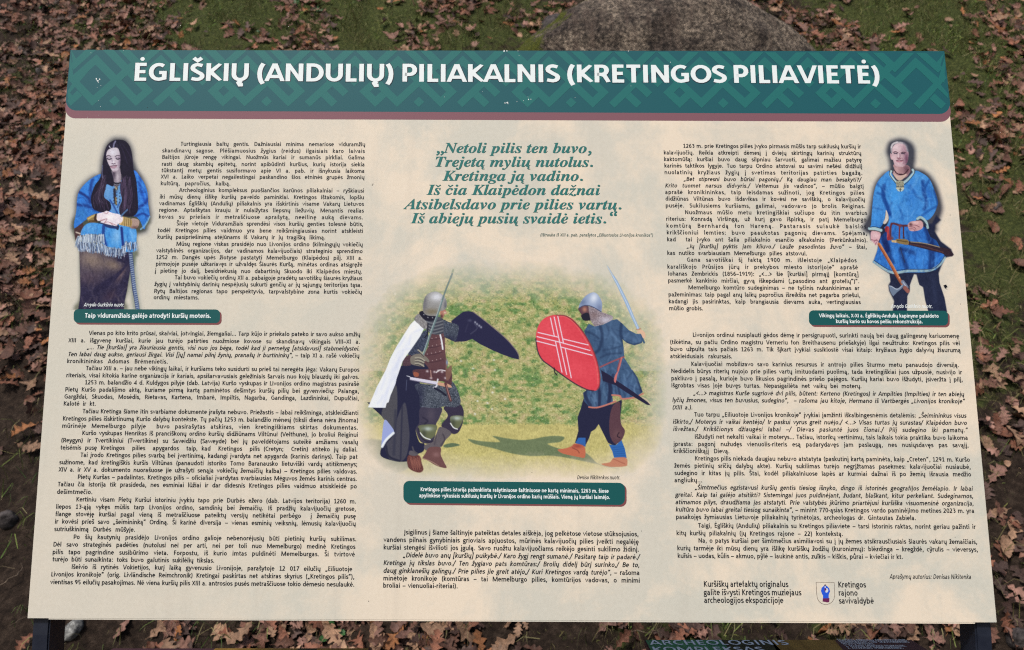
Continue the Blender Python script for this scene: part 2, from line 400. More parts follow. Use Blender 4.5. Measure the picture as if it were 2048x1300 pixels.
class Print:
    def __init__(s, x0, y0, x1, y1, step=1., seed=1):
        s.x0, s.y0, s.step = x0, y0, step
        s.w = int((x1 - x0) / step) + 1; s.h = int((y1 - y0) / step) + 1
        s.X, s.Y = np.meshgrid(x0 + np.arange(s.w) * step, y0 + np.arange(s.h) * step)
        s.rgb = np.zeros((s.h, s.w, 3)) + 200.; s.a = np.zeros((s.h, s.w)); s.rng = np.random.default_rng(seed)
        s.T = (0, 0, 1.)
    def zoom(s, x, y, k): s.T = (x, y, k)
    def tr(s, P): P = np.asarray(P, float); return P / s.T[2] + np.array(s.T[:2])
    def noise(s, sx, sy=None):
        sy = sy or sx
        gw, gh = int(s.w * s.step / sx) + 3, int(s.h * s.step / sy) + 3
        G = s.rng.standard_normal((gh, gw)); u = (s.X - s.x0) / sx; v = (s.Y - s.y0) / sy
        i, j = v.astype(int), u.astype(int); fu, fv = u - j, v - i
        fu = fu * fu * (3 - 2 * fu); fv = fv * fv * (3 - 2 * fv)
        return (G[i, j] * (1 - fu) + G[i, j + 1] * fu) * (1 - fv) + (G[i + 1, j] * (1 - fu) + G[i + 1, j + 1] * fu) * fv
    def box(s, P, pad):
        i0 = max(0, int((P[:, 1].min() - pad - s.y0) / s.step)); i1 = min(s.h, int((P[:, 1].max() + pad - s.y0) / s.step) + 2)
        j0 = max(0, int((P[:, 0].min() - pad - s.x0) / s.step)); j1 = min(s.w, int((P[:, 0].max() + pad - s.x0) / s.step) + 2)
        return slice(i0, max(i1, i0)), slice(j0, max(j1, j0))
    def dist(s, P, sl, closed):
        X, Y = s.X[sl], s.Y[sl]; D = np.full(X.shape, 1e9); ins = np.zeros(X.shape, bool)
        N = len(P)
        for i in range(N if closed else N - 1):
            a, b = P[i], P[(i + 1) % N]; d = b - a; L = d @ d + 1e-9
            t = np.clip(((X - a[0]) * d[0] + (Y - a[1]) * d[1]) / L, 0, 1)
            D = np.minimum(D, (X - a[0] - t * d[0]) ** 2 + (Y - a[1] - t * d[1]) ** 2)
            if closed and a[1] != b[1]:
                c = (a[1] > Y) != (b[1] > Y)
                ins ^= c & (X < (b[0] - a[0]) * (Y - a[1]) / (b[1] - a[1]) + a[0])
        D = np.sqrt(D); return np.where(ins, -D, D) if closed else D
    def blend(s, sl, m, col, alpha):
        col = np.asarray(col, float)
        s.rgb[sl] = s.rgb[sl] * (1 - m[..., None]) + col * m[..., None]
        if alpha: s.a[sl] = s.a[sl] + (1 - s.a[sl]) * m
    def poly(s, pts, col, soft=.9, smooth=True, k=1., clip=None, alpha=True, tex=0., px=False, grow=0.):
        P = np.asarray(pts, float) if px else s.tr(pts)
        if smooth: P = catmull(P)
        sl = s.box(P, soft * 1.5 + grow)
        m = np.clip(.5 - (s.dist(P, sl, True) - grow) / soft, 0, 1)
        m = m * m * (3 - 2 * m)
        if clip is not None: m = m * clip[sl]
        full = np.zeros((s.h, s.w)); full[sl] = m
        c = np.asarray(col, float)
        if tex: c = c + (s.rng.standard_normal(m.shape) * tex)[..., None]
        s.blend(sl, m * k, c, alpha); return full
    def line(s, pts, w, col, soft=.9, k=1., smooth=True, clip=None, px=False, alpha=True):
        P = np.asarray(pts, float) if px else s.tr(pts)
        if smooth and len(P) > 2: P = catmull(P, False)
        sl = s.box(P, w + soft)
        m = np.clip(.5 - (s.dist(P, sl, False) - w / 2) / soft, 0, 1) * k
        if clip is not None: m = m * clip[sl]
        s.blend(sl, m, col, alpha)
    def blob(s, c, r, col, k=.6, clip=None, ang=0., px=False):
        cxy = np.asarray(c, float) if px else s.tr([c])[0]
        rx, ry = (r if px else (r[0] / s.T[2], r[1] / s.T[2])); q = math.radians(ang)
        dx, dy = s.X - cxy[0], s.Y - cxy[1]
        u = dx * math.cos(q) + dy * math.sin(q); v = -dx * math.sin(q) + dy * math.cos(q)
        m = k * np.exp(-(u / rx) ** 2 - (v / ry) ** 2)
        if clip is not None: m = m * clip
        s.blend((slice(None), slice(None)), m, col, False)
    def tint(s, mask, amp): s.rgb += (amp * mask)[..., None]
    def folds(s, mask, n, ang, L, w, dark, light, k=.3, seed=1):
        """soft random creases of cloth along a direction"""
        r = np.random.default_rng(seed); ii, jj = np.nonzero(mask > .6)
        for q in range(n):
            t = int(r.integers(len(ii))); x, y = s.X[ii[t], jj[t]], s.Y[ii[t], jj[t]]
            a = math.radians(ang + r.normal(0, 16)); l = L * r.uniform(.4, 1.2); b = r.normal(0, l * .12)
            p = [(x - l * math.cos(a) / 2, y - l * math.sin(a) / 2), (x - b * math.sin(a), y + b * math.cos(a)), (x + l * math.cos(a) / 2, y + l * math.sin(a) / 2)]
            s.line(p, w * r.uniform(.5, 1.3), dark if q % 2 else light, w * 2.2, k=k * r.uniform(.4, 1.2), clip=mask, px=True, alpha=False)
    def grain(s, amp=1.):
        """print grain and camera contrast over the whole figure"""
        m = np.ones_like(s.a)
        g_ = s.noise(1.05) * 5 + s.noise(2.1) * 4 + s.noise(6) * 3
        s.rgb = np.clip(s.rgb + (g_ * amp)[..., None] * (.5 + s.rgb / 255.), 0, 255)
    def build(s, name, mat, plane, lift, parent, off):
        V = plane.at(s.X.ravel(), s.Y.ravel(), lift * LIFT) - np.array(off)
        idx = np.arange(s.w * s.h).reshape(s.h, s.w)
        F = np.stack([idx[:-1, :-1], idx[1:, :-1], idx[1:, 1:], idx[:-1, 1:]], -1).reshape(-1, 4)
        keep = s.a.ravel()[F].max(1) > .004
        F = F[keep]; used = np.unique(F); remap = np.zeros(len(V), int); remap[used] = np.arange(len(used))
        me = mesh_np(name, V[used], remap[F])
        at = me.color_attributes.new("ink", 'FLOAT_COLOR', 'POINT')
        c = np.ones((len(used), 4), np.float32)
        c[:, :3] = np.clip(lin(np.clip(s.rgb.reshape(-1, 3)[used], 0, 255)) / K_PRINT, .004, .85)
        c[:, 3] = np.clip(s.a.ravel()[used], 0, 1)
        at.data.foreach_set("color", c.ravel())
        return link(name, me, mat, parent)

def paint_woman():
    s = Print(128, 262, 325, 620, 1, 3)
    A = lambda: s.zoom(130, 265, 6.665)
    B = lambda: s.zoom(130, 430, 6.19)
    A()
    up = [(640,95),(720,85),(800,100),(860,170),(890,260),(905,380),(930,500),(1010,590),(1060,680),(1100,800),(1112,950),(1135,1120),(1080,1230),(1000,1330),(300,1330),(120,1290),(120,1200),(150,1050),(155,920),(180,800),(260,690),(370,600),(470,550),(495,400),(520,280),(560,170)]
    lo = [(110,60),(240,40),(980,40),(1000,150),(890,215),(885,330),(905,480),(870,520),(850,600),(800,740),(770,950),(740,1060),(728,1180),(150,1180),(175,1060),(190,950),(185,700),(178,430),(120,290),(105,190)]
    s.poly(up, (32,38,54), 20, k=.95, grow=5)
    s.poly([(880,400),(940,440),(1010,600),(960,620),(880,560)], (60,66,82), 16, k=.8)
    B(); s.poly(lo, (80,86,66), 13, k=.85, grow=3)
    s.line([(812,480),(835,700),(860,950),(890,1165)], 20, (95,115,100), 10, k=.7)
    # skirt
    sk = s.poly([(175,400),(185,700),(190,950),(180,1060),(160,1180),(728,1180),(742,1060),(770,930),(800,740),(830,560),(800,440)], (42,38,68), 1.5, smooth=False, tex=4)
    s.blob((330,560), (230,150), (150,132,118), .85, sk, 20); s.blob((600,620), (130,70), (140,122,108), .8, sk, 20)
    s.blob((300,780), (180,90), (95,78,88), .6, sk); s.blob((690,740), (30,110), (110,90,95), .8, sk, 30)
    s.poly([(640,560),(800,480),(810,560),(700,720),(520,900),(330,960),(420,860),(640,720),(740,600)], (38,34,66), 2.5, clip=sk, k=.85)
    s.blob((560,1000), (90,60), (70,48,62), .5, sk, -40); s.tint(sk, s.noise(1.2) * 5 + s.noise(8) * 3)
    s.folds(sk, 50, 100, 40, 2, (30,26,52), (150,134,130), .28, 7)
    for x in range(240, 740, 44): s.line([(x,640 + x*.1),(x - 6,760)], 1, (160,148,150), 1.2, k=.12, clip=sk)
    # plaited cord
    s.line([(812,470),(828,640),(855,900),(880,1040),(900,1170)], 8.5, (60,72,110), 1.2)
    for i in range(60):
        t = i / 59; x = 812 + 88 * t ** 1.15; y = 475 + 690 * t
        s.line([(x - 18, y), (x + 18, y + 9)], 1.3, (185,205,225) if i % 2 else (70,95,150), .8, smooth=False, k=.85)
    # forearm and sleeve lining, dark red bag at the left
    s.poly([(120,160),(210,90),(230,180),(200,300),(160,370),(125,290)], (72,48,52), 1.5)
    s.line([(140,215),(185,230)], 3, (190,175,165), 1.2); s.line([(180,250),(195,300),(170,340)], 1.5, (150,130,120), 1)
    # shawl, lower part with its fringe
    sh = s.poly([(200,250),(215,170),(270,110),(350,95),(470,110),(700,120),(850,160),(885,200),(885,330),(875,440),(800,460),(700,440),(480,370),(440,260),(330,240)], (66,150,226), 1.2, tex=4)
    s.blob((300,160), (110,60), (110,180,240), .5, sh); s.blob((640,260), (60,110), (150,200,245), .7, sh, 5); s.blob((840,260), (40,90), (130,190,245), .6, sh)
    s.folds(sh, 40, 85, 18, 1.4, (36,90,180), (150,205,250), .45, 5)
    s.line([(480,130),(475,250),(505,380)], 6, (30,70,150), 2, clip=sh); s.line([(700,160),(712,300),(725,440)], 5, (25,50,130), 2, clip=sh)
    s.line([(655,140),(650,170)], 5, (25,35,70), 2); s.line([(500,130),(560,150),(640,160)], 4, (30,50,110), 2, clip=sh)
    r = np.random.default_rng(5)
    for i in range(150):
        x = r.uniform(160, 480); y = 250 + r.uniform(-18, 20) + max(0, 240 - x) * .35
        L = r.uniform(70, 120); dx = r.uniform(-22, 14) - max(0, 260 - x) * .25
        s.line([(x, y), (x + dx, y + L)], r.uniform(.8, 1.5), [(205,218,232),(168,186,205),(120,140,170),(60,75,110)][int(r.integers(4))], .8, smooth=False)
    for i in range(320):
        x = r.uniform(160, 900); y = 345 + (x - 200) * .09 + r.uniform(-14, 22) + (30 if 500 < x < 700 else 0) - (60 if x > 740 else 0)
        L = r.uniform(55, 105); dx = r.uniform(-20, 22)
        s.line([(x, y), (x + dx, y + L)], r.uniform(.8, 1.5), [(205,218,235),(160,180,205),(112,135,170),(50,62,95)][int(r.integers(4))], .8, smooth=False)
    A()
    # cloak, both sides
    cl = s.poly([(480,552),(370,600),(260,690),(180,800),(158,920),(150,1050),(122,1200),(120,1250),(140,1270),(300,1150),(450,1080),(700,1090),(960,1130),(1050,1290),(1080,1220),(1128,1120),(1110,950),(1100,800),(1060,680),(1000,590),(930,505),(860,560),(700,660),(560,600)], (48,122,214), 1.2, tex=5)
    s.blob((330,680), (60,80), (62,150,240), .8, cl, 40); s.blob((220,850), (40,90), (45,130,230), .7, cl, 20); s.blob((230,1080), (80,80), (50,120,190), .8, cl)
    s.blob((1050,850), (40,160), (50,130,245), .8, cl, -10); s.blob((1060,1090), (60,50), (60,140,235), .8, cl, -30); s.blob((960,540), (30,60), (60,130,245), .7, cl, -40)
    s.line([(180,790),(300,860),(340,930)], 5, (14,36,110), 3, k=.8, clip=cl); s.line([(160,960),(320,990),(470,1060)], 6, (14,44,120), 4, k=.75, clip=cl)
    s.line([(370,620),(340,740),(350,880)], 6, (16,42,120), 4, k=.7, clip=cl); s.line([(950,1030),(1080,930),(1100,870)], 6, (14,40,125), 4, k=.75, clip=cl)
    s.line([(940,1120),(1040,1080),(1120,1130)], 4, (14,40,125), 3, k=.7, clip=cl); s.line([(1000,600),(1010,760),(1060,900)], 5, (20,60,160), 4, k=.6, clip=cl)
    s.line([(1128,1120),(1080,1220),(1010,1290)], 3, (140,195,235), 1.5, k=.8)
    s.folds(cl, 70, 60, 24, 1.6, (18,58,140), (80,160,245), .5, 3); s.folds(cl, 40, -20, 18, 1.4, (16,50,130), (90,170,250), .45, 4)
    # light blue tunic front
    tn = s.poly([(585,590),(640,700),(760,640),(770,900),(740,1090),(700,1100),(600,1040),(520,870),(540,700)], (92,150,214), 1.5, tex=4)
    s.blob((560,760), (40,110), (120,180,235), .6, tn, -10); s.blob((720,900), (30,100), (130,180,222), .7, tn)
    s.line([(600,900),(650,980),(700,1080)], 3, (40,80,160), 2, clip=tn); s.line([(740,900),(700,1000)], 2, (40,80,160), 2, clip=tn)
    # neck
    nk = s.poly([(625,510),(735,480),(745,660),(690,690),(655,670)], (150,138,152), 1.2); s.blob((700,600), (22,80), (196,186,196), .8, nk); s.blob((650,560), (25,60), (60,50,70), .8, nk)
    s.poly([(650,665),(730,672),(720,700),(690,740),(655,720)], (120,118,135), 1); s.line([(652,668),(690,684),(740,668)], 2.6, (22,22,38), 1)
    s.line([(655,700),(690,712),(725,700)], 1.2, (40,36,50), .8); s.blob((685,745), (20,26), (190,165,110), .9)
    s.line([(690,725),(700,745),(690,770)], 1.5, (40,35,45), 1)
    s.line([(660,760),(665,860),(675,940)], 5, (40,38,56), 1.5); s.line([(680,870),(682,960)], 2.5, (165,140,80), 1)
    for i in range(14): s.blob((650 + 40 * (i % 3), 780 + i * 14), (9, 9), (30,32,60), .8)
    # hair
    hr = [(640,108),(720,95),(800,112),(858,172),(890,262),(905,380),(915,500),(950,640),(965,800),(975,960),(965,1060),(900,1120),(800,1115),(735,1090),(722,1000),(760,900),(740,800),(735,690),(760,620),(740,520),(735,430),(738,340),(728,260),(700,210),(640,205),(580,225),(553,300),(560,380),(600,470),(625,540),(650,640),(640,720),(560,690),(540,760),(520,860),(600,930),(612,1020),(560,1060),(470,1060),(380,1020),(350,940),(350,840),(400,700),(470,600),(500,420),(522,280),(560,172)]
    hm = s.poly(hr, (24,18,42), 1.2, tex=3)
    r = np.random.default_rng(8)
    for i in range(90):
        x0 = r.uniform(745, 900); x1 = x0 * .75 + r.uniform(130, 260)
        s.line([(x0, r.uniform(560, 700)), (x1, 820), (x1 + r.uniform(-50, 30), r.uniform(950, 1100))], r.uniform(.6, 1.3), [(120,95,130),(66,48,76),(90,76,104),(14,10,28),(14,10,28)][int(r.integers(5))], .9, k=.5, clip=hm)
    for i in range(60):
        x0 = r.uniform(490, 560); x1 = r.uniform(380, 560)
        s.line([(x0, r.uniform(560, 700)), (x1, 850), (x1 + r.uniform(-20, 60), r.uniform(930, 1050))], r.uniform(.6, 1.2), [(90,70,98),(60,44,70),(14,10,28),(14,10,28),(120,110,134)][int(r.integers(5))], .9, k=.45, clip=hm)
    for x in (590, 540, 700, 780, 840): s.line([(x * .5 + 340, 150), (x, 260), (x + (x - 650) * .4, 420)], 1.5, (70,62,98), 2, k=.4, clip=hm)
    s.line([(500,440),(495,560),(500,600)], 2, (120,128,160), 1.5, k=.7)
    s.line([(672,118),(655,150),(645,200)], 3, (150,150,186), 1.8, k=.8); s.line([(590,182),(602,200)], 1.6, (215,215,228), .9)
    # face
    fc = s.poly([(640,203),(700,207),(726,258),(738,340),(735,430),(715,488),(670,524),(632,514),(598,452),(572,400),(553,340),(555,270),(585,225)], (204,192,204), 1.)
    s.blob((640,265), (75,50), (224,224,236), .8, fc); s.blob((610,400), (30,40), (216,208,222), .7, fc); s.blob((735,400), (26,110), (112,92,118), .75, fc)
    s.blob((648,395), (14,40), (232,228,238), .8, fc, 5); s.blob((652,495), (30,18), (210,200,214), .7, fc); s.blob((680,520), (60,12), (130,108,128), .6, fc)
    s.line([(555,322),(575,306),(612,318)], 1.7, (88,74,92), 1); s.line([(668,320),(700,305),(728,310)], 1.7, (80,66,86), 1)
    s.line([(562,338),(590,330),(622,342)], 1.5, (150,138,160), 1.2); s.line([(564,350),(590,357),(618,350)], 2.2, (36,28,48), .9); s.line([(682,348),(705,355),(730,346)], 2.2, (36,28,48), .9)
    s.line([(668,340),(700,330),(728,338)], 1.4, (140,125,150), 1.2); s.line([(626,350),(630,390)], 1.6, (150,136,160), 1.4, k=.7)
    s.line([(625,414),(648,420),(668,413)], 1.8, (96,74,98), 1); s.line([(603,452),(645,444),(692,440)], 1.8, (104,70,92), .9)
    s.line([(615,462),(648,467),(680,456)], 3, (178,140,158), 1.4); s.line([(628,480),(665,478)], 1.5, (160,140,160), 1.6, k=.6)
    s.blob((604,256), (4,4), (120,90,100), .7)
    # arms, bangles, hands
    s.poly([(300,1130),(420,1080),(450,1110),(430,1190),(330,1195),(298,1160)], (150,126,78), 1)
    s.line([(310,1150),(400,1100)], 3, (205,182,120), 1.5); s.line([(330,1185),(410,1180)], 4, (90,68,40), 2); s.line([(415,1095),(400,1150),(420,1180)], 4, (60,38,34), 1.3)
    s.poly([(880,1150),(975,1160),(990,1210),(960,1270),(870,1270)], (176,150,140), 1.2); s.blob((930,1265), (60,20), (90,60,60), .7)
    s.poly([(770,1125),(885,1160),(880,1255),(790,1245),(730,1225),(760,1180)], (172,145,90), 1)
    for x in (790, 815, 840, 865): s.line([(x, 1140), (x - 8, 1240)], 1.2, (215,195,140), 1, k=.7); s.line([(x + 10, 1145), (x + 2, 1245)], 1.1, (95,72,45), 1, k=.7)
    s.line([(775,1130),(765,1180),(730,1226)], 2.2, (235,200,140), 1)
    hd = s.poly([(440,1080),(520,1060),(560,1045),(640,1075),(720,1090),(770,1130),(760,1190),(700,1225),(690,1250),(640,1240),(600,1240),(530,1225),(500,1210),(470,1200),(480,1180),(430,1170),(425,1110)], (238,228,238), 1.)
    s.blob((600,1130), (90,40), (252,248,252), .8, hd); s.blob((470,1130), (36,36), (225,205,212), .6, hd)
    for q in ([(480,1180),(560,1150),(520,1210)], [(530,1200),(590,1195),(640,1240)], [(600,1200),(690,1240)], [(470,1170),(530,1160)], [(520,1070),(560,1080),(575,1060)]): s.line(q, 1.4, (170,120,130), 1, k=.8)
    s.line([(450,1200),(560,1230),(640,1250),(700,1255)], 2.5, (30,40,80), 1.6, k=.9)
    s.line([(830,1030),(770,1090),(750,1115)], 3, (80,115,160), 1.6)
    s.grain(.9); return s

def paint_warrior():
    s = Print(1708, 262, 1918, 624, 1, 4)
    C = lambda: s.zoom(1720, 260, 6.84)
    D = lambda: s.zoom(1720, 430, 5.91)
    C()
    s.poly([(440,150),(560,125),(680,170),(740,260),(745,400),(740,520),(860,560),(960,640),(1050,790),(1110,1000),(1110,1130),(1040,1290),(950,1400),(100,1400),(130,1150),(160,950),(210,740),(310,610),(410,540),(400,400),(370,300),(390,200)], (34,40,60), 16, k=.95, grow=4)
    D()
    s.poly([(130,100),(850,100),(900,0),(960,60),(890,120),(885,190),(960,310),(1080,400),(1108,470),(1080,490),(1010,510),(960,620),(930,700),(940,800),(1000,980),(1030,1150),(810,1150),(770,1010),(745,860),(690,800),(665,710),(640,700),(590,830),(590,900),(560,960),(555,1150),(380,1150),(400,1020),(340,900),(330,830),(360,780),(345,700),(270,650),(150,560),(200,420),(210,350),(120,300),(110,180)], (34,40,66), 4.5, smooth=False)
    # trousers already dark navy; give them form
    tm = s.poly([(350,690),(930,690),(940,800),(1000,980),(1030,1150),(810,1150),(770,1010),(745,850),(700,830),(670,700),(640,700),(610,770),(590,830),(590,900),(560,960),(555,1150),(390,1150),(405,1020),(360,800)], (36,42,68), 1.6, smooth=False, tex=2)
    s.blob((880,900), (30,200), (50,58,88), .6, tm, -8); s.blob((470,760), (60,60), (28,34,56), .6, tm); s.blob((500,1000), (30,120), (46,52,80), .5, tm)
    C()
    # neck and head
    nk = s.poly([(465,470),(650,480),(690,560),(640,640),(540,660),(470,620),(445,590),(470,540)], (176,138,142), 1.2)
    s.blob((500,560), (40,60), (212,176,176), .7, nk); s.blob((640,540), (50,70), (80,50,66), .7, nk)
    fc = s.poly([(440,300),(430,330),(415,320),(415,370),(430,405),(450,410),(470,470),(500,495),(560,505),(610,490),(650,430),(665,330),(650,260),(620,200),(560,180),(490,190),(445,240)], (206,176,184), 1.1)
    s.blob((500,240), (60,50), (236,214,220), .8, fc); s.blob((470,390), (30,40), (226,196,202), .7, fc); s.blob((640,400), (40,120), (104,62,88), .85, fc, -5); s.blob((600,270), (40,60), (176,140,156), .6, fc)
    s.poly([(425,310),(418,240),(440,185),(500,160),(580,165),(630,200),(655,270),(660,300),(640,290),(622,225),(590,195),(500,185),(455,210),(440,250),(436,310)], (188,180,186), 1.6, k=.9)
    s.line([(430,240),(450,190),(510,165)], 3, (225,220,224), 2, k=.7); s.line([(600,175),(640,215),(655,280)], 4, (110,105,120), 2.5, k=.7)
    s.line([(458,308),(485,296),(520,312)], 1.6, (84,58,70), 1); s.line([(560,314),(595,302),(620,312)], 1.6, (74,48,62), 1)
    s.line([(468,322),(490,318),(508,326)], 2, (70,62,80), 1); s.line([(570,326),(590,320),(608,326)], 2, (62,50,70), 1)
    s.line([(545,320),(548,360),(535,382)], 1.8, (150,110,128), 1.4, k=.8); s.blob((526,350), (10,34), (238,214,220), .7, fc); s.line([(512,384),(530,390),(560,386)], 1.8, (130,82,98), 1.1)
    s.line([(498,420),(530,410),(585,418)], 1.8, (112,70,86), 1); s.line([(508,430),(540,434),(572,430)], 2.2, (178,120,134), 1.3); s.blob((530,470), (30,14), (222,190,196), .6, fc)
    s.line([(575,380),(600,430),(590,460)], 2, (140,92,112), 1.6, k=.5); s.blob((424,360), (6,26), (190,130,140), .6)
    # tunic
    tu = [(410,560),(310,625),(230,730),(190,860),(172,1000),(160,1150),(150,1300),(130,1340),(260,1345),(330,1240),(355,1100),(385,1160),(395,1240),(370,1300),(350,1350),(700,1350),(780,1200),(840,1180),(900,1230),(950,1220),(1010,1150),(1050,1060),(1065,980),(1020,830),(950,670),(850,590),(745,560),(640,680),(560,760),(490,700)]
    tm = s.poly(tu, (66,140,216), 1.3, tex=5)
    s.blob((460,900), (130,220), (70,158,236), .85, tm); s.blob((250,800), (50,120), (72,158,236), .8, tm, 25); s.blob((230,1180), (50,110), (66,150,232), .7, tm)
    s.blob((800,640), (110,50), (84,160,226), .7, tm, 20); s.blob((950,880), (36,140), (34,96,190), .6, tm, -20); s.blob((700,900), (60,200), (40,112,206), .4, tm); s.blob((890,1110), (70,60), (56,132,220), .6, tm, -40)
    for q, w, k in (([(330,760),(320,900),(370,1040),(400,1150)], 8, .75), ([(860,700),(870,850),(910,1000),(880,1080)], 7, .7), ([(950,680),(890,800),(900,920)], 4, .6), ([(430,1000),(400,1080),(420,1180)], 5, .4),
                    ([(690,760),(770,900),(840,950)], 5, .35), ([(1065,1040),(960,1090),(850,1170)], 4, .5), ([(240,860),(330,900)], 4, .5), ([(180,1060),(300,1090)], 3, .35), ([(560,1100),(590,1220),(600,1300)], 4, .3), ([(220,730),(300,800),(330,880)], 3, .5)):
        s.line(q, w, (16,52,128), 4, k=k, clip=tm)
    s.folds(tm, 90, 95, 26, 1.8, (34,92,172), (124,186,242), .34, 9); s.folds(tm, 50, 20, 14, 1.4, (34,86,164), (120,184,242), .3, 10)
    s.line([(1020,830),(1070,1000),(1060,1100)], 6, (18,50,120), 4, k=.7, clip=tm)
    # collar, cord, brooch
    s.line([(425,565),(410,610),(470,690),(530,740),(555,790)], 4.6, (176,204,208), 1.2); s.line([(720,545),(735,590),(650,680),(590,730),(560,800)], 4.6, (172,200,206), 1.2)
    s.line([(408,560),(405,615),(470,705),(500,740)], 1.3, (24,52,84), .9); s.line([(748,556),(740,600),(660,700),(600,750)], 1.3, (24,52,84), .9); s.line([(445,575),(500,670),(540,700)], 1.2, (30,50,80), .9); s.line([(700,560),(640,650),(570,690)], 1.2, (30,50,80), .9)
    s.poly([(450,590),(530,630),(640,600),(600,660),(550,690),(500,670)], (206,178,166), 1.2)
    s.line([(468,545),(500,590),(555,612),(610,600),(660,540)], 1.9, (60,34,42), .9); s.blob((553,606), (26,8), (36,22,30), .9)
    s.poly([(500,700),(590,700),(600,770),(595,825),(560,840),(510,830),(498,770)], (150,150,130), 1, tex=22); s.line([(498,778),(600,778)], 1.6, (60,70,80), .9); s.line([(498,795),(598,795)], 2, (210,205,175), .9)
    s.line([(512,810),(540,835)], 2, (190,215,220), 1); s.line([(590,810),(565,835)], 2, (190,215,220), 1); s.line([(552,800),(553,838)], 1.4, (26,38,60), .9)
    # background seen between arm and body
    s.poly([(355,1095),(385,1160),(388,1225),(345,1285),(315,1270),(345,1200)], (214,204,192), 1.1)
    D()
    # skirt of the tunic
    sk = s.poly([(370,90),(540,110),(700,110),(790,160),(830,260),(900,300),(1010,500),(960,590),(890,650),(760,680),(560,680),(430,690),(350,680),(270,640),(155,560),(200,430),(245,260),(300,200),(340,130)], (50,116,200), 1.3, smooth=False, tex=5)
    s.blob((440,500), (60,110), (58,134,222), .7, sk); s.blob((690,560), (110,90), (56,132,220), .75, sk); s.blob((250,480), (40,110), (60,136,226), .8, sk, 20); s.blob((570,230), (90,60), (52,126,214), .7, sk); s.blob((940,480), (60,60), (36,96,190), .7, sk)
    for q, w, k in (([(300,320),(340,450),(380,560)], 9, .7), ([(480,420),(520,540),(560,640)], 9, .6), ([(790,160),(830,300),(850,480),(840,640)], 12, .7), ([(560,200),(580,300)], 5, .4), ([(860,300),(900,400)], 14, .5), ([(300,150),(280,260),(330,420)], 13, .8), ([(640,450),(560,420),(480,400)], 8, .5)):
        s.line(q, w, (18,36,92), 5, k=k, clip=sk)
    s.line([(160,552),(270,625),(350,670),(430,682),(560,662),(700,660),(820,655),(900,618),(960,568),(1000,505)], 5.2, (150,180,190), 1.2); s.line([(165,535),(290,620),(380,655),(560,643),(760,642),(870,630),(940,575),(1000,485)], 1.3, (24,44,84), .9)
    s.tint(sk, s.noise(1.1) * 4); s.folds(sk, 80, 95, 30, 2, (18,50,120), (90,165,240), .38, 12)
    # belt, pouch
    s.line([(372,110),(400,100),(480,125),(580,125)], 4, (92,50,62), 1.1); s.line([(372,100),(362,150),(360,250)], 3.6, (96,48,58), 1.1); s.line([(470,130),(466,200),(464,275)], 3, (112,52,60), 1); s.line([(515,125),(514,200),(515,265)], 3, (84,46,60), 1)
    s.blob((476,126), (22,16), (120,60,64), .9); s.blob((518,270), (12,14), (50,44,60), .9)
    s.poly([(296,150),(320,130),(345,150),(350,230),(368,290),(345,300),(320,290),(318,210),(300,195)], (150,48,58), 1.1); s.line([(335,150),(325,260)], 2, (190,80,84), 1.4); s.blob((376,275), (18,22), (120,60,50), .9)
    # sheath and knife across the hip
    s.poly([(560,310),(700,320),(840,345),(960,380),(1060,400),(1112,470),(1090,492),(1040,490),(960,450),(840,420),(700,385),(560,350)], (52,38,50), 1.2, smooth=False); s.line([(600,318),(760,335),(940,380)], 1.8, (150,140,120), 1); s.line([(590,345),(760,375),(980,440)], 2.2, (92,60,60), 1.2, k=.8)
    s.poly([(430,285),(560,292),(572,350),(500,345),(432,325)], (138,116,74), 1); s.line([(440,300),(560,318)], 1.6, (84,66,40), 1); s.poly([(372,296),(432,302),(430,328),(374,322)], (206,178,130), 1, smooth=False)
    s.line([(476,385),(500,470),(530,560)], 2.2, (40,40,66), 1.2, k=.6)
    # far hand on the belt with cuff
    s.line([(680,45),(720,28),(780,80),(800,150)], 5, (160,190,196), 1.2); s.line([(690,60),(740,60),(785,120)], 1.4, (24,40,70), .9)
    hd = s.poly([(566,110),(600,78),(660,70),(715,66),(745,100),(740,150),(700,180),(640,190),(590,185),(570,150)], (204,160,162), 1.1)
    s.blob((600,110), (20,22), (60,34,44), .8, hd); s.blob((650,90), (50,16), (236,200,200), .7, hd)
    for q in ([(585,140),(640,145),(660,170)], [(580,165),(630,165),(650,188)], [(600,120),(650,120),(700,140)]): s.line(q, 1.5, (130,80,92), 1, k=.8)
    # near cuff and fist with axe
    s.line([(112,160),(180,162),(248,180)], 6, (166,198,204), 1.2); s.line([(112,145),(180,140),(250,160)], 1.4, (24,40,70), .9); s.line([(118,182),(180,190),(240,205)], 2, (110,96,90), 1)
    hd = s.poly([(130,200),(180,192),(238,210),(240,260),(220,310),(215,350),(190,360),(160,330),(128,290)], (214,172,180), 1.1)
    s.blob((180,240), (34,34), (236,206,210), .7, hd)
    for q in ([(165,320),(190,300),(215,310)], [(135,290),(170,300),(200,290)], [(180,350),(195,320)]): s.line(q, 1.6, (140,84,96), 1, k=.8)
    s.line([(225,345),(300,470),(380,610),(440,720),(495,810)], 6.2, (186,110,70), 1.2, smooth=False); s.line([(215,350),(290,475),(370,615),(430,725),(485,815)], 1.8, (120,62,44), 1.2, k=.8, smooth=False); s.line([(240,345),(315,470),(395,605),(452,715)], 1.6, (224,160,110), 1.2, k=.7, smooth=False); s.blob((466,740), (8,10), (230,200,180), .9)
    s.line([(505,790),(552,852)], 7, (122,132,156), 1.2); s.line([(512,800),(548,850)], 1.6, (190,200,215), 1); s.line([(530,860),(566,900)], 8, (146,92,84), 1.3); s.grain(.8)
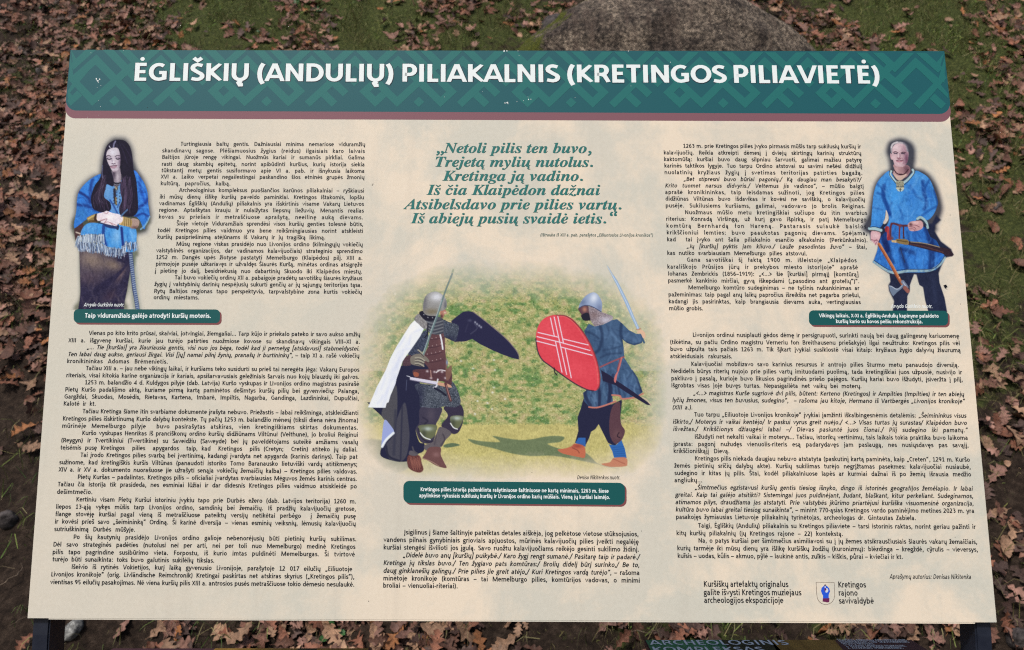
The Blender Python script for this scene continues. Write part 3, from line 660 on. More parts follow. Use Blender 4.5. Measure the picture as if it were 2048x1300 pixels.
    s.poly([(345,840),(372,838),(420,866),(450,868),(485,845),(505,822),(512,848),(480,880),(430,920),(392,962),(370,930),(352,890)], (112,128,152), 1, smooth=False); s.line([(345,838),(375,845),(420,874),(455,872),(500,830)], 1.3, (186,198,214), .9)
    return s

def paint_battle():
    s = Print(706, 500, 1346, 962, 1, 6)
    # meadow: grassy bank above, mown turf below, fading out at the rim
    X, Y = s.X, s.Y
    n1, n2, n3 = s.noise(26, 20), s.noise(9, 6), s.noise(2.2, 1.6)
    bank = np.zeros(X.shape + (3,)) + (168., 172., 112.)
    def mixin(m, c):
        m = np.clip(m, 0, 1)[..., None]; bank[:] = bank * (1 - m) + np.array(c, float) * m
    mixin((n1 * .7 + n2 * .9) * .8, (108,144,84)); mixin((-n1 * .5 - n2 * .7) * .5, (196,176,138)); mixin((n3 + n2 * .5 - .5) * .55, (96,122,80)); mixin((-n3 - n2 * .4 - .6) * .5, (222,214,164))
    edge = 846 + n1 * 2 + n3 * 1.5 + (X - 1020) * .004
    m = np.clip((Y - edge) / 4, 0, 1)
    turf = np.array([196., 188., 122.]) + (s.noise(14, 6) * 5 + s.noise(1.6, 2.6) * 9)[..., None] * np.array([1, .95, .7])
    bank = bank * (1 - m[..., None]) + turf * m[..., None]
    s.rgb[:] = bank
    r = s.rng
    for i in range(2600):       # tufts
        x, y = r.uniform(720, 1335), r.uniform(520, 846); L = r.uniform(2, 7); a = r.uniform(-1.2, 1.2)
        s.line([(x, y), (x + L * math.sin(a), y - L * math.cos(a))], r.uniform(.6, 1.2), [(70,112,66),(112,150,88),(202,208,142),(64,92,64),(150,176,100),(206,196,160)][int(r.integers(6))], .8, k=.55, px=True, alpha=False)
    for i in range(46): s.blob((r.uniform(760, 1310), r.uniform(560, 840)), (r.uniform(5, 22), r.uniform(2, 7)), [(98,146,90),(112,150,92),(196,168,134),(205,196,150)][int(r.integers(4))], .4, px=True, ang=r.uniform(-40, 40))
    s.tint(1 - m, s.noise(1.4, 1.1) * 9 + s.noise(3.2, 2.2) * 7)
    for x, y in ((922,722),(946,737),(988,720),(990,740),(988,775),(1010,798),(975,806),(984,818),(955,802),(950,828),(985,785),(790,588),(780,640),(1175,760)): s.blob((x, y), (2.2, 1.8), (232,236,228), .9, px=True)
    # shadows on the turf
    sh = (72,98,80)
    s.poly([(706,884),(760,880),(800,900),(830,920),(800,945),(770,938),(706,918)], sh, 6, k=.75, px=True, alpha=False)
    s.poly([(936,878),(960,882),(1000,884),(985,872),(1010,876),(1050,880),(1100,872),(1128,874),(1120,884),(1095,888),(1130,900),(1170,905),(1200,930),(1240,938),(1180,925),(1110,912),(1060,912),(1020,906),(985,896),(950,888)], sh, 3, k=.68, px=True, alpha=False)
    s.poly([(888,890),(905,886),(920,890),(905,894),(890,895)], sh, 2, k=.8, px=True, alpha=False)
    s.grain(.5)
    # rim
    dx = (X - 1022) / 306; dy = (Y - 742) / 212
    d = np.where(Y < 742, (np.abs(dx) ** 2.6 + np.abs(dy) ** 2.4), (np.abs(dx) ** 5 + np.abs(dy) ** 4)) + s.noise(40) * .04 + s.noise(9) * .03 + n3 * .015
    s.a[:] = np.clip((1.10 - d) / .75, 0, 1) ** .9 * np.clip(.84 + (Y - 560) / 260, 0, 1)
    s.a[Y > 957] *= .2
    # ---------------- knight on the left
    E = lambda: s.zoom(720, 520, 5.4176)
    F = lambda: s.zoom(720, 740, 5.909)
    G = lambda: s.zoom(1040, 520, 5.4167)
    H = lambda: s.zoom(1040, 740, 5.91)
    F()
    NAVY = (36,38,66)
    # cloak lining and dark mass
    s.poly([(450,-40),(600,-30),(700,100),(720,440),(730,640),(660,700),(700,850),(760,870),(750,960),(640,1010),(560,1080),(400,1075),(245,1015),(260,900),(300,850),(400,740),(350,640),(250,540),(100,400),(110,382),(270,388),(380,260),(420,100)], NAVY, 1.2, tex=2)
    s.poly([(420,180),(440,260),(440,480),(420,640),(400,720),(340,640),(255,540),(290,400),(360,310)], (84,84,90), 2, k=.9, tex=4)
    s.poly([(500,420),(540,400),(570,600),(585,800),(550,1010),(480,1080),(400,1075),(340,1040),(300,900),(400,760),(430,600)], (76,76,88), 2.5, k=.9, tex=4); s.line([(500,430),(490,700),(480,1060)], 3, (40,42,66), 2.5, k=.7); s.line([(310,900),(340,1020),(470,1075)], 4, (34,36,58), 2, k=.8); s.line([(420,480),(410,760),(400,1000)], 5, (52,54,74), 4, k=.7)
    s.poly([(290,590),(350,640),(402,720),(380,750),(310,830),(255,920),(262,760)], (158,172,224), 1.2); s.line([(395,745),(310,825),(262,905)], 5, (236,244,252), 2)
    # legs
    th = s.poly([(720,440),(960,440),(940,560),(900,640),(890,760),(850,860),(720,850),(660,700),(700,620)], (64,60,80), 1.2, tex=3); s.blob((840,530), (50,90), (92,84,98), .6, th); s.line([(760,640),(800,600),(740,560)], 3, (36,34,56), 2, k=.6)
    s.poly([(990,440),(1170,400),(1222,470),(1225,540),(1210,640),(1160,740),(1080,750),(960,660),(1040,540)], (56,50,72), 1.1, tex=3)
    s.poly([(950,670),(1080,740),(1010,830),(960,910),(870,915),(780,950),(760,890),(860,850),(900,760)], (100,94,100), 1.4, tex=4); s.line([(980,760),(1000,820),(960,890)], 3, (64,58,70), 2, k=.7); s.line([(900,780),(880,880)], 3, (70,64,76), 2, k=.6)
    for q in ([(700,655),(900,650),(895,740),(860,800),(790,825),(730,790),(700,720)], [(1080,545),(1215,545),(1205,620),(1160,690),(1110,680),(1070,610)]):
        k_ = s.poly(q, (104,110,82), 1.1); c = np.mean(np.array(q, float), 0); s.blob((c[0], c[1] - 45), (60,26), (188,204,200), .9, k_); s.blob((c[0] - 40, c[1] + 10), (30,60), (64,70,60), .7, k_)
    s.line([(710,740),(760,795),(830,822)], 2.2, (226,230,232), 1.1); s.line([(1070,630),(1105,680),(1150,698)], 2.2, (226,230,232), 1.1)
    s.line([(690,690),(720,790),(800,850),(860,840)], 2.5, (40,36,58), 1.5, k=.8)
    # shoes
    s.poly([(820,915),(950,915),(955,1000),(990,1080),(1025,1150),(990,1158),(900,1130),(800,1070),(740,1045),(770,990)], (112,78,78), 1.3, tex=3); s.line([(740,1042),(850,1085),(930,1135)], 1.8, (160,130,116), 1); s.blob((900,1000), (40,30), (156,120,120), .6)
    s.poly([(570,1010),(700,1010),(730,1100),(750,1180),(700,1215),(600,1180),(560,1120)], (104,62,60), 2.2, tex=8)
    for i in range(14): s.line([(590 + i * 9, 1020 + (i * 37) % 60), (610 + i * 8, 1100 + (i * 53) % 80)], 1.1, (168,110,96), .9, k=.7)
    s.poly([(590,955),(640,960),(690,990),(650,1015),(580,1000)], (96,92,100), 1.5); s.line([(620,910),(640,960),(680,990)], 3, (80,78,88), 1.4)
    # mail skirt
    ml = s.poly([(680,160),(800,170),(1000,180),(1080,130),(1150,230),(1190,380),(1130,440),(1000,430),(900,450),(760,440),(710,430),(700,300),(650,200)], (74,82,96), 1.2)
    s.tint(ml, np.clip(s.noise(1.15) * 26, -34, 60)); s.blob((860,300), (160,90), (112,120,130), .25, ml)
    s.blob((700,300), (60,160), NAVY, .7, ml)
    # brown coat of plates
    E()
    ct = s.poly([(760,790),(850,810),(915,760),(920,880),(925,1000),(935,1100),(930,1180),(760,1200),(700,1130),(690,1040),(740,930)], (96,66,72), 1.1, tex=3)
    s.blob((880,900), (40,120), (122,84,86), .5, ct)
    for x0, y0 in ((780,850),(740,940),(730,1020),(740,1100)):
        for i in range(4): s.blob((x0 + i * 45, y0 - i * 10), (5, 5), (214,196,196), .85)
        s.line([(x0 - 20, y0 + 12), (x0 + 80, y0 + 2), (x0 + 160, y0 - 22)], 1.6, (60,38,50), 1.3, k=.6, clip=ct)
    s.line([(868,805),(885,880),(897,965)], 3, (232,236,244), 1)
    # mail sleeve and arm with gauntlet
    sl = s.poly([(690,770),(740,790),(720,930),(660,1010),(560,1040),(520,1010),(600,900)], (62,70,92), 1.2); s.tint(sl, np.clip(s.noise(1.1) * 18, -24, 34))
    s.poly([(470,1080),(560,1030),(640,1060),(700,1120),(740,1190),(600,1220),(470,1180)], NAVY, 1.4)
    s.poly([(465,1100),(490,1050),(550,1030),(560,1090),(550,1140),(470,1145)], (84,62,72), 1.2, tex=8)
    gl = s.poly([(550,1050),(600,1020),(660,1020),(720,1050),(750,1090),(740,1110),(700,1090),(690,1150),(640,1150),(560,1130),(545,1090)], (126,120,112), 1.1)
    for q in ([(600,1060),(650,1060),(700,1090)], [(600,1090),(640,1090),(690,1110)], [(600,1120),(640,1122),(690,1150)], [(630,975),(660,1000),(690,1030)]): s.line(q, 3, (164,160,146), 1.2); s.line([(a, b + 14) for a, b in q], 1.4, (58,52,60), 1)
    # hip belt, dagger
    F()
    s.poly([(630,0),(780,-10),(1000,-20),(1080,20),(1085,150),(1060,200),(1000,140),(900,130),(720,110),(640,70)], (88,58,66), 1.1, tex=4)
    s.poly([(635,25),(690,35),(690,75),(640,75)], (158,92,74), 1.1)
    for x, y in ((795,15),(880,22),(925,8),(970,22),(1010,95),(840,95),(1055,5)): s.blob((x, y), (15,13), (216,208,214), .9)
    s.line([(900,30),(945,0),(1010,10)], 2, (224,218,222), 1); s.line([(835,5),(842,90)], 1.6, (190,150,140), 1)
    s.poly([(590,82),(760,110),(910,138),(905,172),(760,150),(590,118)], (218,216,234), 1, smooth=False); s.line([(590,116),(760,150),(905,175)], 1.6, (120,116,140), 1, smooth=False)
    s.line([(920,110),(912,150),(905,190),(870,210)], 3, (220,220,230), 1); s.poly([(925,150),(1010,155),(1075,185),(1070,208),(930,180)], (206,160,134), 1)
    s.line([(1010,160),(1045,280),(1072,360)], 5, (92,56,62), 1.3); s.line([(1020,180),(1050,290),(1072,355)], 1.4, (170,130,124), 1); s.line([(880,215),(950,250),(1015,300)], 4, (32,34,54), 1.2)
    s.line([(555,70),(590,80)], 1.6, (200,206,220), 1); s.line([(552,120),(545,240)], 1.2, (110,120,150), 1, k=.6)
    E()
    s.poly([(930,1070),(955,1120),(940,1180),(990,1140),(990,1230),(960,1300),(930,1280)], (130,96,84), 1.4, k=.9); s.blob((942,1110), (10,30), (130,170,215), .8)
    # white cloak
    wc = s.poly([(590,655),(640,690),(692,745),(650,830),(560,960),(500,1040),(460,1100),(430,1190),(395,1290),(385,1340),(330,1470),(310,1540),(290,1550),(276,1600),(180,1600),(85,1598),(110,1545),(180,1380),(280,1190),(330,1060),(400,930),(480,800),(545,700)], (240,245,255), 1.2, smooth=False)
    s.blob((560,760), (30,120), (252,254,255), .7, wc, 30); s.blob((420,1100), (24,200), (205,214,238), .5, wc, 25); s.blob((300,1400), (20,140), (214,222,242), .45, wc, 25)
    # shield seen from behind
    shd = s.poly([(990,660),(1050,610),(1120,560),(1180,553),(1225,565),(1290,610),(1400,700),(1520,800),(1620,890),(1690,980),(1722,1040),(1722,1078),(1660,1065),(1560,1030),(1440,980),(1300,910),(1215,855),(1150,880),(1100,885),(1030,888),(960,850),(1000,760)], (40,40,72), 1.1, smooth=False, tex=2)
    s.line([(1225,562),(1400,695),(1560,830),(1690,975),(1722,1040)], 1.8, (124,112,118), 1, k=.85)
    for x, y in ((1248,675),(1268,695),(1292,712),(1312,728)): s.blob((x, y), (10, 12), (178,182,198), .9)
    s.blob((1190,655), (22,14), (80,82,110), .8, shd); s.line([(1240,690),(1270,740),(1200,800)], 2.5, (72,74,100), 1.6, k=.7, clip=shd); s.line([(1170,690),(1140,780)], 1.8, (66,68,96), 1.6, k=.5, clip=shd)
    # mail on shield arm, collar
    sl = s.poly([(900,650),(960,670),(1065,710),(1060,800),(1030,880),(960,855),(915,830),(900,750)], (72,80,96), 1.2); s.tint(sl, np.clip(s.noise(1.1) * 20, -26, 38)); s.blob((960,860), (90,40), NAVY, .8, sl)
    co = s.poly([(640,580),(700,600),(830,610),(900,640),(912,720),(900,790),(850,808),(780,800),(720,760),(700,700),(650,620)], (82,86,98), 1.1)
    for i in range(9): s.line([(690 + i * 8, 640 + i * 18), (790, 668 + i * 18), (900, 640 + i * 18)], 1.2, (140,144,148) if i % 2 else (48,50,66), .9, k=.8, clip=co)
    cs = s.poly([(600,610),(640,585),(700,650),(735,690),(720,740),(690,745),(640,700),(590,650)], (140,138,140), 1.1); s.tint(cs, np.clip(s.noise(1.2, 2) * 18, -30, 30)); s.line([(735,690),(730,800),(700,840)], 2.4, (30,30,48), 1.2)
    s.poly([(640,575),(680,550),(720,590),(830,600),(820,650),(740,660),(690,640)], (30,30,48), 1.1); [s.blob((x, y), (6, 6), (205,206,214), .9) for x, y in ((692,592),(736,622),(786,625))]
    s.poly([(870,560),(905,535),(930,545),(938,580),(915,590),(905,620),(880,625)], (178,124,108), 1); s.blob((920,570), (14,12), (236,214,196), .8); s.blob((885,610), (14,20), (60,40,48), .8)
    hm = s.poly([(680,545),(684,480),(700,410),(740,362),(810,340),(870,358),(920,405),(940,460),(938,510),(905,545),(850,560),(840,600),(770,606),(710,590)], (150,150,150), 1.1)
    s.blob((830,400), (70,50), (228,232,242), .9, hm); s.blob((700,470), (30,110), (104,104,112), .7, hm); s.blob((780,560), (80,34), (120,110,86), .8, hm); s.blob((925,490), (16,50), (90,92,104), .7, hm); s.tint(hm, s.noise(1.3) * 5)
    # sword
    s.line([(690,1020),(770,790),(850,570),(890,440),(935,310),(975,210),(1000,150)], 3.6, (104,128,132), 1.1, k=.9); s.line([(682,1015),(762,785),(842,565),(884,435)], 1.3, (168,188,190), .9, smooth=False); s.poly([(960,230),(990,200),(1020,105),(1000,110)], (150,160,158), 1.2, k=.6)
    s.folds(wc, 26, 115, 40, 2.4, (196,206,232), (255,255,255), .4, 25)
    # ---------------- warrior on the right
    G()
    s.poly([(632,525),(700,495),(745,510),(770,640),(745,655),(690,650),(660,610),(665,590),(645,560)], (96,66,78), 1.1); s.blob((700,535), (26,30), (196,140,116), .85); s.poly([(665,600),(720,570),(750,590),(760,650),(690,655)], (34,34,52), 1.2)
    ml = s.poly([(745,500),(810,510),(880,560),(960,590),(1005,610),(1000,650),(950,680),(880,705),(815,722),(770,660),(755,600)], (150,138,146), 1.1); s.tint(ml, np.clip(s.noise(1.1) * 22, -34, 44)); s.blob((930,650), (70,34), (214,214,232), .7, ml); s.blob((800,600), (50,40), (120,96,96), .5, ml)
    hm = s.poly([(635,520),(650,470),(690,410),(740,368),(795,350),(840,370),(878,430),(890,480),(880,562),(840,540),(780,505),(720,490),(670,500)], (148,166,200), 1.1)
    s.blob((800,410), (44,60), (226,234,248), .9, hm, 20); s.blob((680,460), (36,40), (104,122,156), .8, hm, 40); s.blob((860,520), (30,40), (112,124,160), .7, hm); s.line([(635,522),(700,492),(780,505),(882,562)], 1.6, (70,78,110), 1)
    # tunic
    tn = s.poly([(745,690),(810,720),(900,700),(1000,650),(1050,640),(1110,690),(1180,760),(1260,800),(1310,800),(1340,850),(1320,900),(1240,925),(1160,900),(1110,860),(1125,960),(1130,1060),(1200,1170),(1280,1300),(1290,1400),(1000,1420),(880,1330),(860,1180),(810,1010),(760,900),(715,830),(695,770)], (66,94,130), 1.2, smooth=False, tex=4)
    s.blob((960,800), (110,90), (82,112,150), .7, tn); s.blob((1230,860), (70,30), (84,114,152), .7, tn, 20); s.blob((900,1000), (60,60), (58,84,120), .6, tn)
    s.folds(tn, 60, 80, 26, 2, (36,54,88), (110,144,184), .42, 21); s.folds(tn, 30, 10, 20, 1.6, (36,54,88), (110,144,184), .35, 22)
    for q, w, k in (([(870,720),(890,830),(860,960),(810,1010)], 6, .6), ([(1100,690),(1090,800),(1120,900)], 6, .6), ([(870,1060),(960,1020),(1100,1010)], 4, .4), ([(900,980),(1000,960),(1110,930)], 3, .35), ([(720,780),(790,800),(850,850)], 4, .5), ([(1130,880),(1230,920),(1320,895)], 5, .5)): s.line(q, w, (30,46,78), 3.5, k=k, clip=tn)
    s.line([(870,1160),(1000,1100),(1125,1050)], 3, (150,84,92), 1.2); s.line([(1100,1060),(1075,1160),(1030,1290)], 3.4, (196,112,108), 1.2); s.line([(1085,1070),(1060,1160),(1045,1260)], 1.6, (140,70,80), 1)
    s.poly([(1270,775),(1310,755),(1350,780),(1360,830),(1335,850),(1310,800),(1275,795)], (226,188,160), 1.1); s.line([(1330,860),(1345,895)], 4, (62,92,120), 1.4); s.line([(1265,755),(1305,745)], 3, (190,140,120), 1.2)
    s.poly([(935,45),(960,75),(1060,230),(1180,470),(1240,620),(1295,740),(1268,752),(1200,610),(1130,450),(1040,260),(950,90)], (156,184,218), 1., smooth=False); s.line([(945,70),(1050,250),(1160,470),(1280,745)], 1.2, (206,222,240), .9, smooth=False); s.poly([(930,35),(975,60),(1020,160),(985,150)], (196,196,190), 2, k=.45, alpha=False)
    H()
    # lower tunic, scabbard, trousers
    s.poly([(750,340),(800,330),(930,440),(1100,400),(1200,350),(1205,380),(1185,560),(1200,700),(1190,820),(1120,900),(1040,860),(930,640),(890,700),(840,730),(820,800),(770,900),(760,905),(650,860),(690,720),(680,560),(720,450)], (38,40,68), 1.2, smooth=False, tex=2)
    bt = s.poly([(1100,420),(1180,380),(1185,560),(1200,650),(1240,720),(1200,830),(1120,870),(1060,760),(1060,560)], (92,64,74), 1.3, tex=4); s.blob((1150,760), (50,60), (114,84,88), .7, bt); s.line([(1170,740),(1150,780),(1180,800)], 2, (50,34,48), 1.2)
    lt = s.poly([(850,190),(960,100),(1180,0),(1330,0),(1390,90),(1450,260),(1400,300),(1210,350),(1190,310),(1090,300),(1100,380),(960,430),(820,440),(760,370),(745,270)], (64,92,128), 1.2, smooth=False, tex=4)
    s.blob((1270,180), (80,90), (84,116,158), .7, lt); s.blob((880,330), (30,90), (84,112,144), .6, lt); s.blob((990,300), (26,110), (80,108,140), .5, lt)
    s.folds(lt, 60, 85, 26, 2, (32,46,80), (116,150,190), .45, 23)
    for q, w, k in (([(930,180),(940,300),(935,420)], 6, .8), ([(1050,120),(1070,240),(1050,380)], 8, .8), ([(780,230),(770,300),(830,420)], 7, .7), ([(1160,200),(1180,300)], 4, .6), ([(1340,20),(1400,150),(1440,260)], 4, .5), ([(1100,60),(1080,130)], 6, .6)): s.line(q, w, (32,40,72), 3, k=k, clip=lt)
    s.line([(815,438),(900,445),(1000,420),(1130,370)], 3.2, (196,124,112), 1.1); s.line([(1088,296),(1180,305),(1205,340),(1330,330),(1380,320)], 3.2, (196,124,112), 1.1); s.line([(1410,300),(1455,280)], 3, (196,124,112), 1.1)
    s.poly([(955,0),(1060,60),(1150,130),(1300,230),(1430,320),(1510,380),(1550,420),(1500,412),(1380,340),(1250,260),(1130,180),(980,130)], (38,36,64), 1.1, smooth=False); s.line([(1450,325),(1500,355),(1550,418)], 2, (212,190,170), 1)
    s.poly([(1170,0),(1150,60),(1130,150),(1110,120),(1130,50)], (206,120,116), 1.2)
    # calves and shoes
    s.poly([(655,862),(690,800),(745,800),(775,800),(775,905),(700,885)], (52,104,176), 1.1, smooth=False)
    lg = s.poly([(1050,880),(1130,890),(1200,830),(1212,860),(1240,930),(1262,1040),(1110,1035),(1090,960)], (50,106,180), 1.2, smooth=False)
    for i in range(5): s.line([(1090 + i * 6, 920 + i * 24), (1240, 900 + i * 28)], 1.1, (30,70,140), 1, k=.5, clip=lg)
    s.poly([(445,942),(540,925),(610,900),(650,870),(760,905),(768,1030),(700,1030),(600,1010),(500,985)], (196,112,84), 1.1); s.blob((680,900), (60,24), (146,62,56), .7); s.line([(620,920),(680,950),(700,980)], 2, (130,66,58), 1.3, k=.7)
    s.poly([(960,1110),(1060,1090),(1110,1040),(1250,1035),(1270,1110),(1240,1140),(1060,1145)], (196,120,96), 1.8, k=.9); s.line([(1100,1050),(1240,1110)], 2, (150,80,66), 1.6, k=.5)
    # red shield
    G()
    rs = s.poly([(172,850),(178,780),(205,700),(260,635),(340,600),(420,595),(500,605),(570,640),(640,720),(700,800),(760,900),(810,1020),(845,1130),(868,1250),(865,1350),(845,1400),(800,1417),(720,1400),(600,1340),(480,1260),(330,1150),(240,1080),(190,980)], (224,74,88), 1.1, tex=2)
    s.line([(400,598),(500,608),(600,680),(690,790),(770,930),(830,1080),(862,1240),(862,1350),(835,1405)], 2.2, (128,60,68), 1.1, k=.9); s.line([(405,606),(500,620),(590,690),(672,800),(750,940),(810,1090),(840,1240),(842,1340)], 1.2, (236,150,130), 1, k=.5)
    s.line([(172,850),(190,980),(240,1080),(330,1150),(480,1262),(600,1342),(720,1402),(800,1418)], 2.4, (54,40,60), 1.2, k=.85); s.blob((300,700), (120,120), (238,92,104), .5, rs)
    s.line([(370,1170),(375,1215),(400,1245)], 2, (30,28,40), 1.2)
    s.tint(rs, s.noise(3) * 3 + s.noise(30) * 4)
    for q in ([(330,628),(372,825)], [(370,618),(430,890),(505,1240)], [(410,612),(470,895)], [(385,885),(455,1215)], [(490,960),(555,1275)], [(195,785),(410,835)], [(185,830),(430,890),(758,980)], [(182,878),(385,930)], [(465,855),(738,920)], [(440,942),(780,1032)]):
        s.line(q, 1.9, (238,220,236), .9, smooth=False)
    return s

